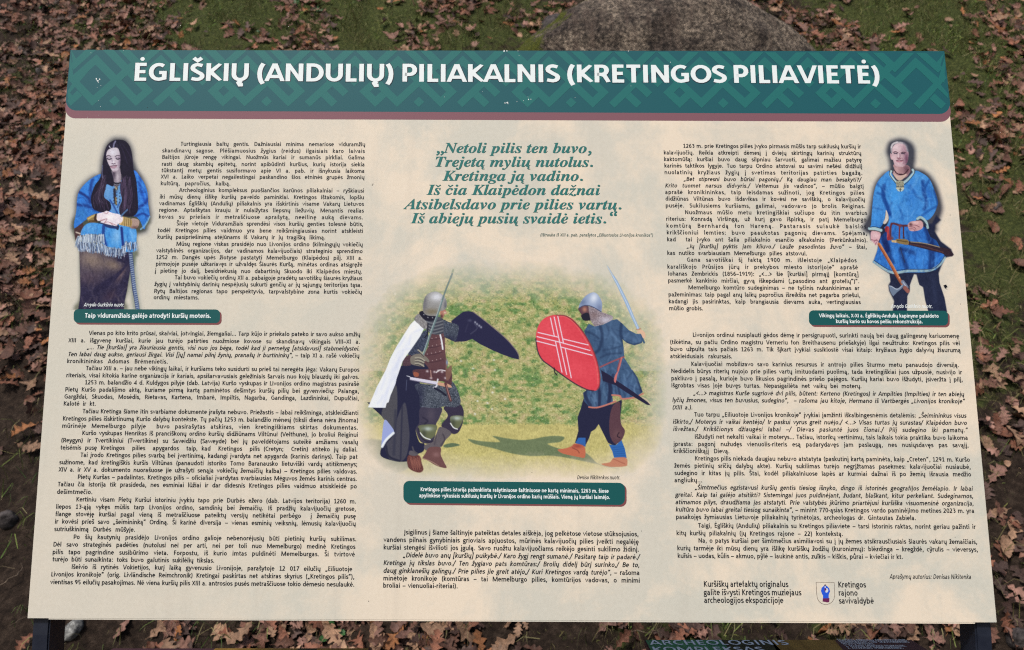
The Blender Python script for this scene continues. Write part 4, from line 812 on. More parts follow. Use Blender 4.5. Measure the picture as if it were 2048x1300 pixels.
# ------------------------------------------------------------------ the texts on the board (x, baseline y, right end, words; ~ toggles italics)
LEFT = [
 [(361.7,291.6,730,"Turtingiausia baltų gentis. Dažniausiai minima nemariose viduramžių"),
  (324.9,304.9,729.3,"skandinavų sagose. Plėšiamuosius žygius (reidus) ilgaisiais karo laivais"),
  (324.5,317.8,729,"Baltijos jūroje rengę vikingai. Nuožmūs kariai ir sumanūs pirkliai. Galima"),
  (324,331.7,728.8,"rasti daug skambių epitetų, norint apibūdinti kuršius, kurių istorija siekia"),
  (323.5,344.6,728.6,"tūkstantį metų: gentis susiformavo apie VI a. pab. ir išnykusia laikoma"),
  (322.3,357.2,728.4,"XVI a. Laiko verpetai negailestingai paskandino šios etninės grupės žmonių"),
  (321.6,370.6,460.6,"kultūrą, papročius, kalbą.")],
 [(358.8,384,727.7,"Archeologinius kompleksus puošiančios karūnos piliakalniai – ryškiausi"),
  (319.7,397.3,727.4,"iki mūsų dienų išlikę kuršių paveldo paminklai. Kretingos ištakomis, lopšiu"),
  (319,410.5,727.2,"vadinamas Ėgliškių (Andulių) piliakalnis yra išskirtinis visame Vakarų Lietuvos"),
  (318.5,423.8,727,"regione. Aptaškytas krauju ir nulaižytas liepsnų liežuvių. Menantis realias"),
  (317.8,437.3,726,"kovas su priešais ir metraščiuose aprašytą, neeilinę auką dievams.")],
 [(353.6,450.9,726,"Šioje vietoje Viduramžiais sprendėsi visos kuršių genties tolesnė būtis,"),
  (316.1,464.4,725.8,"todėl Kretingos pilies vaidmuo yra bene reikšmingiausias norint atskleisti"),
  (315.2,477.7,650.2,"kuršių pasipriešinimą atėjūnams iš Vakarų ir jų tragišką likimą.")],
 [(353,491.6,724.9,"Mūsų regione viskas prasidėjo nuo Livonijos ordino (kilmingųjų vokiečių"),
  (313,504.8,724.7,"valstybinės organizacijos, dar vadinamos kalavijuočiais) strateginio sprendimo"),
  (312.5,518.3,724.5,"1252 m. Dangės upės žiotyse pastatyti Memelburgo (Klaipėdos) pilį. XIII a."),
  (312,531.5,724.2,"pirmojoje pusėje užkariavęs ir užvaldęs Šiaurės Kuršą, minėtas ordinas atsigręžė"),
  (310.4,545.4,723.9,"į pietinę jo dalį, besidriekusią nuo dabartinių Skuodo iki Klaipėdos miestų.")],
 [(350,558.9,723.7,"Tai buvo vokiečių ordinų XII a. pabaigoje pradėtų savotiškų šiaurės kryžiaus"),
  (309.4,572.1,723.4,"žygių į valstybinių darinių nespėjusių sukurti genčių ar jų sąjungų teritorijas tąsa."),
  (308.5,586.0,723.2,"Rytų Baltijos regionas tapo perspektyvia, tarpvalstybine zona kurtis vokiečių"),
  (307.5,598.6,397.4,"ordinų miestams.")],
 [(178.3,670,720,"Vienas po kito krito prūsai, skalviai, jotvingiai, žiemgaliai... Tarp kūjo ir priekalo pateko ir savo aukso amžių"),
  (137.4,684.6,719.4,"XIII a. išgyvenę kuršiai, kurie jau turėjo patirties nuožmiose kovose su skandinavų vikingais VIII–XI a.")],
 [(174,698.5,718.4,"~„... Tie [kuršiai] yra žiauriausia gentis, visi nuo jos bėga, todėl kad ji pernelyg [atsidavusi] stabmeldystei."),
  (136,712.4,718.2,"~Ten labai daug aukso, geriausi žirgai. Visi [jų] namai pilnį žynių, pranašų ir burtininkų“,~ – taip XI a. rašė vokiečių"),
  (134.5,726.2,335.6,"kronikininkas Adomas Brėmenietis.")],
 [(172.2,740.4,718,"Tačiau XIII a. – jau nebe vikingų laikai, ir kuršiams teko susidurti su prieš tai neregėta jėga: Vakarų Europos"),
  (132.9,754.6,717.9,"riteriais, visai kitokia karine organizacija ir kariais, apsišarvavusiais geležiniais šarvais nuo kojų blauzdų iki galvos.")],
 [(170,768.8,717.7,"1253 m. balandžio 4 d. Kuldygos pilyje (dab. Latvija) Kuršo vyskupas ir Livonijos ordino magistras pasirašė"),
  (130.6,783,717.6,"Pietų Kuršo padalijimo aktą, kuriame pirmą kartą paminėtos dešimtys kuršių pilių bei gyvenviečių: Palanga,"),
  (129.3,797.2,717.4,"Gargždai, Skuodas, Mosėdis, Rietavas, Kartena, Imbarė, Impiltis, Nagarba, Gandinga, Lazdininkai, Dupulčiai,"),
  (127.4,811.3,191.2,"Kalotė ir kt.")],
 [(165.6,826.5,716.4,"Tačiau Kretinga šiame itin svarbiame dokumente įrašyta nebuvo. Priežastis – labai reikšminga, atskleidžianti"),
  (125.9,841.1,716.2,"Kretingos pilies išskirtinumą Kuršo dalybų kontekste. Tų pačių 1253 m. balandžio mėnesį (tiksli diena nėra žinoma)"),
  (124.6,855.6,715.8,"mūrinėje Memelburgo pilyje  buvo pasirašytas atskiras, vien kretingiškiams skirtas dokumentas.")],
 [(164.6,870.1,715.4,"Kuršo vyskupas Henrikas iš pranciškonų ordino kuršių didžiūnams Viltūnui (Velthune), jo broliui Reiginui"),
  (122.6,884.6,715.2,"(Reygyn) ir Tvertikiniui (Twertikine) su Saveidžiu (Saweyde) bei jų paveldėtojams suteikė amžiams vasalų"),
  (121.4,899.2,714.5,"teisėmis pusę Kretingos  pilies  apygardos  taip, kad  Kretingos  pilis (Cretyn;  Cretin) atiteko jų daliai.")],
 [(161.4,914,714.5,"Tai įrodo Kretingos pilies svarbą bei įvertinimą, kadangi įvardyta net apygarda (karinis darinys). Taip pat"),
  (119,928.6,714.2,"sužinome, kad kretingiškis kuršis Viltūnas (panaudoti istoriko Tomo Baranausko lietuviški vardų atitikmenys;"),
  (117.8,943.1,713.8,"XIV a. ir XV a. dokumento nuorašuose jie užrašyti senąja vokiečių žemaičių kalba) – Kretingos pilies valdovas.")],
 [(155.6,958,713.2,"Pietų Kuršas – padalintas. Kretingos pilis – oficialiai įvardytas svarbiausias Mėguvos žemės karinis centras."),
  (115.9,972.6,713,"Tačiau čia istorija tik prasideda, nes esminiai lūžiai ir dar didesnis Kretingos pilies vaidmuo atsiskleidė po"),
  (114.2,987.7,184.7,"dešimtmečio.")],
 [(152.7,1002.9,711.6,"Kertiniu visam Pietų Kuršui istoriniu įvykiu tapo prie Durbės ežero (dab. Latvijos teritorija) 1260 m."),
  (112.3,1017.4,711.4,"liepos 13-ąją vykęs mūšis tarp Livonijos ordino, samdinių bei žemaičių. Iš pradžių kalavijuočių gretose,"),
  (111.3,1032.2,711.1,"flange stovėję kuršiai pagal vieną iš metraščiuose pateiktų versijų netikėtai perbėgo  į žemaičių pusę"),
  (110,1047.1,710.9,"ir kovėsi prieš savo „šeimininką“ Ordiną. Ši karinė diversija – vienas esminių veiksnių, lėmusių kalavijuočių"),
  (109,1062.3,269.6,"sutriuškinimą Durbės mūšyje.")],
 [(147.2,1078.1,712.2,"Po šių kautynių prasidėjo Livonijos ordino galioje nebenorėjusių būti pietinių kuršių sukilimas."),
  (106.8,1093,710,"Dėl savo strateginės padėties (nutolusi nei per arti, nei per toli nuo Memelburgo) medinė Kretingos"),
  (105.5,1108.2,709.3,"pilis tapo pagrindine susibūrimo vieta. Forpostu, iš kurio imtas puldinėti Memelburgas. Ši tvirtovė"),
  (105.3,1122.7,428.2,"turėjo būti sunaikinta: toks buvo galutinis sukilėlių tikslas.")],
 [(143.3,1137.9,703.8,"Išeivio iš rytinės Vokietijos, kurį laiką gyvenusio Livonijoje, parašytoje 12 017 eilučių „Eiliuotoje"),
  (102.6,1152.8,708.3,"Livonijos kronikoje“ (orig. Livländische Reimchronik) Kretingai paskirtas net atskiras skyrius („Kretingos pilis“),"),
  (101,1168.3,708.3,"vientisas 95 eilučių pasakojimas. Nė viena kuršių pilis XIII a. antrosios pusės metraščiuose tokio dėmesio nesulaukė.")],
]
MID = [
 [(808.8,1068.9,1276.7,"Įsigilinus į šiame šaltinyje pateiktas detales aiškėja, jog pelkėtose vietose stūksojusios,"),
  (767.8,1083.8,1277,"vandens pilnais gynybiniais grioviais apjuostos, mūrinės kalavijuočių pilies įveikti negalėję"),
  (767.5,1099,1277.6,"kuršiai stengėsi išvilioti jos įgulą. Savo ruožtu kalavijuočiams reikėjo gesinti sukilimo židinį.")],
 [(806.2,1114.7,1278.5,"~„Didelė buvo anų [kuršių] puikybė./ Karo žygį rengt sumanė./ Pasitarę taip ir padarė./"),
  (767,1130,1278.3,"~Kretinga jų tikslas buvo./ Ten žygiavo pats komtūras:/ Brolių didelį būrį surinko,/ Be to,"),
  (766.7,1145.6,1278.8,"~daug ginklanešių galingų./ Prie pilies jie greit atėjo,/ Kuri Kretingos vardą turėjo“~, – rašoma"),
  (767,1160.8,1279.4,"minėtoje kronikoje (komtūras – tai Memelburgo pilies, komtūrijos vadovas, o minimi"),
  (766.7,1175.3,915.2,"broliai – vienuoliai-riteriai).")],
]
RIGHT = [
 [(1366.8,295.7,1721.5,"1263 m. prie Kretingos pilies įvyko pirmasis mūšis tarp sukilusių kuršių ir"),
  (1328,309,1722.2,"kalavijuočių. Reikia atkreipti dėmesį į dviejų skirtingų karinių struktūrų"),
  (1328.6,322.2,1723,"kaktomūšą: kuršiai buvo daug silpniau šarvuoti, galimai mažiau patyrę"),
  (1329.2,335.1,1724,"karinės taktikos lygyje. Tuo tarpu Ordino atstovai su savimi nešėsi didžiulį"),
  (1329.6,348.4,1725.3,"nuolatinių kryžiaus žygių į svetimas teritorijas patirties bagažą.")],
 [(1367.7,362,1721.5,"~„Bet stipresni buvo būriai pagonių./ Ką daugiau man besakyti?/"),
  (1330.5,374.9,1727.2,"~Krito tuomet narsus didvyris./ Veltemus jis vadinos“,~ – mūšio baigtį"),
  (1331,388.1,1728.5,"aprašė kronikininkas, taip leisdamas sužinoti, jog Kretingos pilies"),
  (1331.4,401.2,1729.4,"didžiūnas Viltūnas buvo išdavikas ir kovėsi ne saviškių, o kalavijuočių"),
  (1331.8,414.9,1730.4,"pusėje. Sukilusiems kuršiams, galimai, vadovavo jo brolis Reiginas.")],
 [(1370.5,428.5,1734.2,"Nuožmaus mūšio metu kretingiškiai sučiupo du itin svarbius"),
  (1332.7,441.6,1732.6,"riterius: Konradą Viršingą, už kurį gavo išpirką, ir patį Memelburgo"),
  (1333.4,455.3,1733.5,"komtūrą Bernhardą fon Hareną. Pastarasis sulaukė baisios"),
  (1334,468.9,1734.8,"krikščioniui lemties: buvo paaukotas pagonių dievams. Spėjama,"),
  (1334.6,482.7,1735,"kad  tai įvyko ant šalia piliakalnio esančio alkakalnio (Perkūnkalnio).")],
 [(1373.7,496.4,1733.2,"~„Jų [kuršių] pyktis jam kliuvo./ Lauže pasodintas žuvo“~ – štai,"),
  (1334.9,509.9,1613.7,"kas nutiko svarbiausiam Memelburgo pilies atstovui.")],
 [(1374.6,523.4,1713.3,"Gana savotiškai šį faktą 1900 m. išleistoje „Klaipėdos"),
  (1335.2,537.3,1715.9,"karališkojo Prūsijos jūrų ir prekybos miesto istorijoje“ aprašė"),
  (1335.7,551.2,1716.8,"Johanas Zembrickis (1856–1919): „<...> šie [kuršiai] pirmąjį [komtūrą]"),
  (1336.5,565,1718.4,"pasmerkė kankinio mirčiai, gyvą iškepdami („pasodino ant grotelių“)“.")],
 [(1377.2,578.9,1718.4,"Memelburgo komtūro sudeginimas – ne tyčinis nukankinimas ar"),
  (1337.4,592.9,1720.3,"pažeminimas: taip pagal anų laikų papročius išreikšta net pagarba priešui,"),
  (1338,606.7,1720.9,"kadangi jis pasirinktas, kaip brangiausia dievams auka, vertingiausias"),
  (1338.7,620.5,1405.6,"mūšio grobis.")],
 [(1386,673.8,1917.8,"Livonijos ordinui nusiplauti gėdos dėmę ir persigrupuoti, surinkti naują bei daug galingesnę kariuomenę"),
  (1340.6,688.1,1919.4,"(tikėtina, su pačiu Ordino magistru Verneriu fon Breithausenu priešakyje) ilgai neužtruko: Kretingos pilis vėl"),
  (1341.2,702.1,1921,"buvo užpulta tais pačiais 1263 m. Tik šįkart įvykiai susiklostė visai kitaip: kryžiaus žygio dalyvių žiaurumą"),
  (1341,716.4,1464,"atskleidusiais rakursais.")],
 [(1382.8,732,1917.8,"Kalavijuočiai mobilizavo savo karinius resursus ir antrojo pilies šturmo metu panaudojo diversiją."),
  (1342.9,746.2,1923.6,"Nedidelis būrys riterių nujojo prie pilies vartų imituodami puolimą, tada kretingiškiai juos užpuolė, nusivijo ir"),
  (1343.1,760.6,1925.2,"pakliuvo į pasalą, kurioje buvo likusios pagrindinės priešo pajėgos. Kuršių kariai buvo išžudyti, įsiveržta į pilį,"),
  (1343.2,774.8,1722.8,"išgrobtas visas joje buvęs turtas. Nepasigailėta net vaikų bei moterų.")],
 [(1387,790.2,1927.5,"~„<...> magistras Kurše sugriovė dvi pilis, būtent: Kerteno (Kretingos) ir Ampilties (Impilties) ir ten abiejų"),
  (1344.8,804.2,1929,"~lyčių žmones, visus ten buvusius, sudegino“,  – rašoma jau kitoje, Hermano iš Vartbergės „Livonijos kronikoje“"),
  (1344.8,818.9,1384.5,"~(XIII a.).")],
 [(1389.3,833.2,1931.7,"Tuo tarpu „Eiliuotoje Livonijos kronikoje“ įvykiai įamžinti iškalbingesnėmis detalėmis: ~„Šeimininkus visus"),
  (1345.8,847.4,1933,"~iškirto,/ Moterys ir vaikai kentėjo/ Ir paskui vyrus greit nuėjo./ <...> Visas turtas jų surastas/ Klaipėdon buvo"),
  (1346.4,862,1934.9,"~išvežtas./ Krikščionys džiaugėsi labai –/ Dievas pasiuntė juos čionai./ Pilį sudegino iki pamatų.“")],
 [(1389.9,877.4,1935.5,"Išžudyti net nekalti vaikai ir moterys... Tačiau, istorikų vertinimu, tais laikais tokia praktika buvo laikoma"),
  (1347.7,892,1937,"įprasta: pagonį nužudęs vienuolis-riteris esą padarydavęs jam paslaugą, nes nusiųsdavęs pas savąjį,"),
  (1347.7,906,1458.6,"krikščioniškąjį Dievą.")],
 [(1390.3,921,1939.4,"Kretingos pilis niekada daugiau nebuvo atstatyta (paskutinį kartą paminėta, kaip „Creten“, 1291 m. Kuršo"),
  (1349.3,935.4,1941,"žemės pietinių sričių dalybų akte). Kuršių sukilimas turėjo negrįžtamas pasekmes: kalavijuočiai nusiaubė,"),
  (1349.6,950.2,1942,"sudegino ir kitas jų pilis. Štai, kodėl piliakalniuose lapės ar kurmiai dažnai iš po žemių išrausia medžio"),
  (1349.6,964.5,1404.4,"angliukų...")],
 [(1389.9,979,1944.6,"~„Šimtmečius egzistavusi kuršių gentis tiesiog išnyko, dingo iš istorinės geografijos žemėlapio. Ir labai"),
  (1350.9,993.6,1945.8,"~greitai. Kaip tai galėjo atsitikti? Sistemingai juos puldinėjant, žudant, blaškant, kitur perkeliant. Sudeginamos,"),
  (1351.2,1008.4,1946.8,"~atimamos pilys, draudžiama jas atstatyti. Prie valstybės įkūrimo priartėjusi kuršiška visuomeninė organizacija,"),
  (1351.6,1023.2,1948.4,"~kultūra buvo labai greitai tiesiog sunaikinta“,~ – minint 770-ąsias Kretingos vardo paminėjimo metines 2023 m. yra"),
  (1352.5,1038,1831.8,"pasakojęs žymiausias Lietuvoje piliakalnių tyrinėtojas, archeologas dr. Gintautas Zabiela.")],
 [(1397,1055.3,1951,"Taigi, Ėgliškių (Andulių) piliakalnis su Kretingos piliaviete – tarsi istorinis raktas, norint geriau pažinti ir"),
  (1353.5,1070.5,1685.8,"kitų kuršių piliakalnių (jų Kretingos rajone – 22) kontekstą.")],
 [(1397.3,1085.4,1954.2,"Na, o patys kuršiai per šimtmečius asimiliavosi su į jų žemes atsikrausčiusiais šiaurės vakarų žemaičiais,"),
  (1355.1,1100.6,1955.5,"kurių tarmėje iki mūsų dienų yra išlikę kuršiškų žodžių (kuronizmų): blèzdinga – kregždė, cỹrulis – vieversys,"),
  (1355.8,1115.9,1805.7,"kuĩsis – uodas, kū́lis – akmuo, pỹlė – laukinė antis, zuĩkis – kiškis, pū́rai – kviečiai ir kt.")],
]

# ------------------------------------------------------------------ materials
def panel_colour(t):
    """faded photo of foliage behind the text: cream, greyish green and pale pink patches"""
    o = t.obj()
    map1 = t.n("ShaderNodeMapping"); t.l(o, map1.inputs[0]); map1.inputs["Scale"].default_value = (1, 1, 1)
    v = map1.outputs[0]
    big = t.noise(v, 6.5, 10, .68, .3)
    bg2 = t.noise(v, 2.1, 5, .6, .2)
    sep = t.n("ShaderNodeSeparateXYZ"); t.l(o, sep.inputs[0])
    # the print is plain at the far left and busier towards the middle and right
    mk = t.n("ShaderNodeMapRange"); t.l(sep.outputs[0], mk.inputs[0])
    for i, q in ((1, -.48), (2, -.12), (3, .15), (4, 1.)): mk.inputs[i].default_value = q
    cream = tuple(lin((220, 213, 197)) / K_PRINT); green = tuple(lin((204, 207, 195)) / K_PRINT)
    pink = tuple(lin((246, 228, 204)) / K_PRINT)
    a = t.ramp(big, [(.44, (0, 0, 0)), (.58, (1, 1, 1))])
    b = t.ramp(bg2, [(.42, (0, 0, 0)), (.6, (1, 1, 1))])
    c = t.mix(t.math('MULTIPLY', b, .42), cream, green)
    c = t.mix(t.math('MULTIPLY', t.math('MULTIPLY', a, mk.outputs[0]), .85), c, pink)
    fine = t.noise(v, 260, 3, .6)
    st = t.n("ShaderNodeMapping"); t.l(o, st.inputs[0]); st.inputs["Scale"].default_value = (30, 1, 1.2)
    run = t.ramp(t.noise(st.outputs[0], 1.2, 5, .6), [(.56, (0, 0, 0)), (.74, (.16, .16, .16))])      # faint rain streaks
    c = t.mix(run, c, (.42, .38, .32))
    c = t.mix(.10, c, t.ramp(fine, [(.3, (.35, .33, .3)), (.7, (.78, .75, .7))]))
    return c
def rough_wear(t, o, lo=.42, hi=.6):
    nz = t.noise(o, 14, 5, .7)
    mr = t.n("ShaderNodeMapRange"); t.l(nz, mr.inputs[0]); mr.inputs[3].default_value = lo; mr.inputs[4].default_value = hi
    t.l(mr.outputs[0], t.b.inputs["Roughness"])
t = NT("printed panel face", .5, .2); t.base(panel_colour(t)); rough_wear(t, t.obj()); M_PANEL = t.m
t = NT("printed photograph", .55, .1)
ia = t.n("ShaderNodeAttribute"); ia.attribute_name = "ink"
t.base(t.mix(ia.outputs["Alpha"], panel_colour(t), ia.outputs["Color"])); M_PHOTO = t.m
M_TEXT = flat_ink("black print", (40, 42, 46)); M_WHITE = flat_ink("white print", (242, 250, 252))
M_GREEN = flat_ink("green print", (24, 90, 90)); M_GREEN_L = flat_ink("lighter green print", (38, 113, 111))
M_BAND = flat_ink("header green", (32, 94, 102)); M_MAROON = flat_ink("maroon print", (136, 92, 102)); M_BRICK = flat_ink("maroon plate edge", (134, 78, 80))
M_EDGE = flat_ink("dark print edge", (30, 44, 58)); M_TEAL = flat_ink("teal print", (44, 120, 116)); M_TAUPE = flat_ink("taupe print", (66, 96, 90))
M_BLUE = flat_ink("blue print", (42, 92, 220)); M_WINE = flat_ink("wine print", (110, 40, 84)); M_LINE = flat_ink("brown line print", (96, 78, 70)); M_PALE = flat_ink("pale print", (214, 222, 236))
t = NT("powder coated steel", .38, .5); t.base(t.ramp(t.noise(t.obj(), 60, 3), [(.3, (.010, .013, .024)), (.7, (.018, .022, .036))])); t.bump(t.noise(t.obj(), 900, 2), .15, .0004); M_STEEL = t.m
t = NT("bare white chip", .7, .2); t.base(t.ramp(t.noise(t.obj(), 500, 2), [(.3, (.6, .66, .66)), (.7, (.8, .82, .8))])); M_CHIP = t.m

# ------------------------------------------------------------------ the information board
BO = (0.0, float(Pc[:, 1].mean()) + .01, 0.0)
board = empty("information_board", BO)
tag(board, "large cream information board with green heading and printed knights, on two dark posts", "information board")
N_ = BOARD.N
panel = slab("panel", Pc[0], Pc[1], Pc[2], Pc[3], .004, N_, M_PANEL, board, BO, bevel=.0006)
# folded lower edge, standing a little lower between the posts
la, lb = BOARD.at(97, 1236.6), BOARD.at(1950, 1245.0)
la2, lb2 = BOARD.at(97, 1239.0), BOARD.at(1950, 1247.6)
slab("folded_edge", la - N_ * .0003, lb - N_ * .0003, lb2 - N_ * .0003, la2 - N_ * .0003, .018, N_, M_PANEL, board, BO)

def roundish(x0, y0, x1, y1, r, s_=0., corners='1111', n=6, dxb=0.):
    """outline with rounded corners (tl, tr, br, bl); s_ = slope of the horizontals, dxb = outward splay of the bottom"""
    pts = []
    for k, (cx, cy, a0) in enumerate(((x0, y0, 180), (x1, y0, 270), (x1, y1, 0), (x0, y1, 90))):
        sx = 1 if k in (0, 3) else -1; sy = 1 if k in (0, 1) else -1
        if corners[k] == '0': P = [(cx, cy)]
        else:
            P = [(cx + sx * r + r * math.cos(math.radians(a0 + 90 * i / n)), cy + sy * r + r * math.sin(math.radians(a0 + 90 * i / n))) for i in range(n + 1)]
        for x, y in P:
            fx = (x - x0) / (x1 - x0); fy = (y - y0) / (y1 - y0)
            pts.append((x + dxb * (2 * fx - 1) * fy, y + s_ * (x - x0)))
    return pts

# heading band with its maroon under-band
def band(top_l, bot_l, top_r, bot_r, r):
    def edge_l(y): return 141 + (54.5 - 141) * (y - 100) / 1137.0
    def edge_r(y): return 1888.5 + (1994 - 1888.5) * (y - 102) / 1143.5
    P = [(edge_l(top_l), top_l), (edge_r(top_r), top_r)]
    for i in range(8):
        a = math.radians(90 * i / 7); P.append((edge_r(bot_r) - r + r * math.cos(a), bot_r - r + r * math.sin(a)))
    for i in range(8):
        a = math.radians(90 + 90 * i / 7); P.append((edge_l(bot_l) + r + r * math.cos(a), bot_l - r + r * math.sin(a)))
    return P
T0 = (100.2, 102.3)
sheet("heading_under_band", BOARD, [band(T0[0] + 80, 236.8, T0[1] + 80, 243.6, 20)], .0002, M_MAROON, board, BO)
hb = sheet("heading_band", BOARD, [band(T0[0], 221.2, T0[1], 228.0, 21)], .0003, M_BAND, board, BO)
# woven ornament on the band, a lattice of diagonal bars
U_ = 10.87
def diag_bar(k0, m0, k1, m1):
    d = np.array([k1 - k0, m1 - m0], float); L = np.hypot(*d)
    if L < 1e-6: return [(k0 - 1, m0), (k0, m0 + 1), (k0 + 1, m0), (k0, m0 - 1)]
    d /= abs(d[0]); a = np.array([k0, m0]); b = np.array([k1, m1])
    n = np.array([-d[1], d[0]])
    ux, uy = d[0], d[1]
    return [tuple(a + np.array([-ux, 0])), tuple(a + np.array([0, -uy])), tuple(b + np.array([ux, 0])), tuple(b + np.array([0, uy]))]
BARS = [(0,0,0,0), (-4,0,0,4), (4,0,0,4), (4,0,6,2), (6,2,2,6), (-4,0,-8,4), (8,0,13,5), (12,0,11,1), (14,2,10,6), (20,0,21,1), (18,2,22,6), (20,0,19,1),
        (4,7,1,10), (4,7,7,10), (12,7,9,10), (12,7,15,10), (20,7,17,10), (20,7,23,10), (-2,10,1,7), (8,8,5,5), (8,8,11,5), (16,8,13,5), (16,8,19,5), (24,8,21,5), (24,8,27,5), (0,4,1,5), (16,4,16,4), (2,6,3,7), (26,6,25,7)]
def bar_clip(P):      # keep inside the band (m between the top edge and the bottom)
    out = []
    top = 9.9
    n = len(P)
    for i in range(n):
        a, b = P[i], P[(i + 1) % n]
        if a[1] <= top: out.append(a)
        if (a[1] - top) * (b[1] - top) < 0:
            f = (top - a[1]) / (b[1] - a[1]); out.append((a[0] + f * (b[0] - a[0]), top))
    return out
orn = []
for rep in range(-1, 7):
    for (a, b, c, d) in BARS:
        P = bar_clip([(k + rep * 28, m) for k, m in diag_bar(a, b, c, d)])
        if len(P) < 3: continue
        Q = []
        for k, m in P:
            y = 201.7 - m * 10.3
            x = 229 + k * U_; x = 1019 + (x - 1019) * (1 - m * .0009 * 1.1) ; y += .0037 * (x - 229)
            Q.append((x, y))
        lo = min(q[0] for q in Q); hi = max(q[0] for q in Q)
        if lo > 1885 or hi < 142: continue
        Q = [(min(max(x, 134.5 + (201 - y) * .076), 1897 - (201 - y) * .092), y) for x, y in Q]
        if max(q[0] for q in Q) - min(q[0] for q in Q) > 2: orn.append(Q)
sheet("woven_ornament", BOARD, orn, .0004, M_GREEN_L, hb, BO)

def slope(y, reg):
    a, b = {'L': (.0026, .0058), 'M': (.0015, .0075), 'R': (.0035, .0014)}[reg]
    return a + b * (y - 290) / 870
ttl = Letters(BOARD, .0012)
def parens(x0, y0, x1, y1, cap, txt, w, L): L.line(x0, y0, x1, y1, cap, txt, w=w, cond=1.03, spw=.30)
CAPT = 37.4 / 1352
parens(265.5, 161.3, 1763.5, 167.0, CAPT, "ĖGLIŠKIŲ (ANDULIŲ) PILIAKALNIS (KRETINGOS PILIAVIETĖ)", .203, ttl)
ttl.build("heading_text", M_WHITE, board, BO)
tsh = Letters(BOARD, .0007)
parens(265.9, 161.9, 1763.9, 167.6, CAPT, "ĖGLIŠKIŲ (ANDULIŲ) PILIAKALNIS (KRETINGOS PILIAVIETĖ)", .26, tsh)
tsh.build("heading_text_edge", M_EDGE, board, BO)

CAPB = .00615
for reg, paras in (('L', LEFT), ('M', MID), ('R', RIGHT)):
    for lines in paras:
        Lt = Letters(BOARD, .0005)
        for (x0, y, x1, txt) in lines:
            it = txt.startswith('~'); tx = txt[1:] if it else txt
            last = x1 < (700 if reg == 'L' else 1270 if reg == 'M' else 1700)
            Lt.line(x0 - .8, y, x1 + .8, y + slope(y, reg) * (x1 - x0), CAPB * (1.04 if reg == 'M' else 1), tx, w=.186, just=True, italic=it)
        Lt.build("paragraph", M_TEXT, board, BO)

# small lines
def one(name, x0, y, x1, cap, txt, mat, italic=False, s_=.003, w=.175, parent=board, lift=.0006):
    Lt = Letters(BOARD, lift); Lt.line(x0, y, x1, y + s_ * (x1 - x0), cap, txt, w=w, italic=italic); return Lt.build(name, mat, parent, BO)
one("photo_credit", 167.5, 612.9, 248.9, .0054, "Arvydo Gurkšnio nuotr.", M_WHITE, True, w=.15)
one("photo_credit", 1782, 616, 1865, .0054, "Arvydo Gurkšnio nuotr.", M_WHITE, True, w=.15)
one("photo_credit", 1153.7, 958.5, 1240.7, .0054, "Deniso Nikitenkos nuotr.", M_TEXT, True, w=.15)
one("source_line", 1079.9, 472.8, 1306, .0047, "(Ištrauka iš XIII a. pab. parašytos „Eiliuotosios Livonijos kronikos“)", M_TAUPE, True, w=.16)
one("author_line", 1778.9, 1157.6, 1942.3, .0062, "Aprašymų autorius: Denisas Nikitenka", M_TEXT, True, w=.16)
for x0, y, x1, tx in ((1407, 1173.6, 1576.9, "Kuršiškų artefaktų originalus"), (1407.3, 1190.2, 1603, "galite išvysti Kretingos muziejaus"), (1408, 1205.9, 1567.2, "archeologijos ekspozicijoje")):
    one("museum_line", x0, y, x1, .0078, tx, M_TEXT)
for x0, y, x1, tx in ((1676, 1174.9, 1732.2, "Kretingos"), (1677, 1191.2, 1715.8, "rajono"), (1677.7, 1207.2, 1748, "savivaldybė")):
    one("municipality_line", x0, y, x1, .0078, tx, M_TEXT)

# green caption plates, each with a maroon edge showing below right
def plate(x0, y0, x1, y1, s_, lines, r=9):
    pl = sheet("caption_plate", BOARD, [roundish(x0, y0, x1, y1, r, s_)], .0004, M_GREEN, board, BO)
    sheet("plate_edge", BOARD, [roundish(x0 + 3.5, y0 + 3, x1 + 3.4, y1 + 3.6, r, s_)], .00025, M_BRICK, pl, BO)
    for a, y, b, tx in lines: one("caption_text", a, y, b, .0058 * (1.12 if x0 < 200 else .90), tx, M_WHITE, s_=s_, w=.19, parent=pl, lift=.0007)
plate(147.5, 618.3, 440, 645.6, .0022, [(169.3, 635.4, 422.2, "Taip viduramžiais galėjo atrodyti kuršių moteris.")])
plate(806.8, 961.6, 1249.8, 1006.0, .0092, [(840.8, 982.2, 1217.5, "Kretingos pilies istorija paženklinta rašytiniuose šaltiniuose ne kartą minimais, 1263 m. šiose"), (838.1, 994.6, 1220.5, "apylinkėse vykusiais sukilusių kuršių ir Livonijos ordino karių mūšiais. Vieną jų kuršiai laimėjo.")], 12)
plate(1617.8, 620.6, 1896, 650.2, .0035, [(1638.3, 634.6, 1877.6, "Vikingų laikais, X-XI a. Ėgliškių-Andulių kapinyne palaidoto"), (1671.7, 646.2, 1846.1, "kuršių kario su kovos peiliu rekonstrukcija.")])

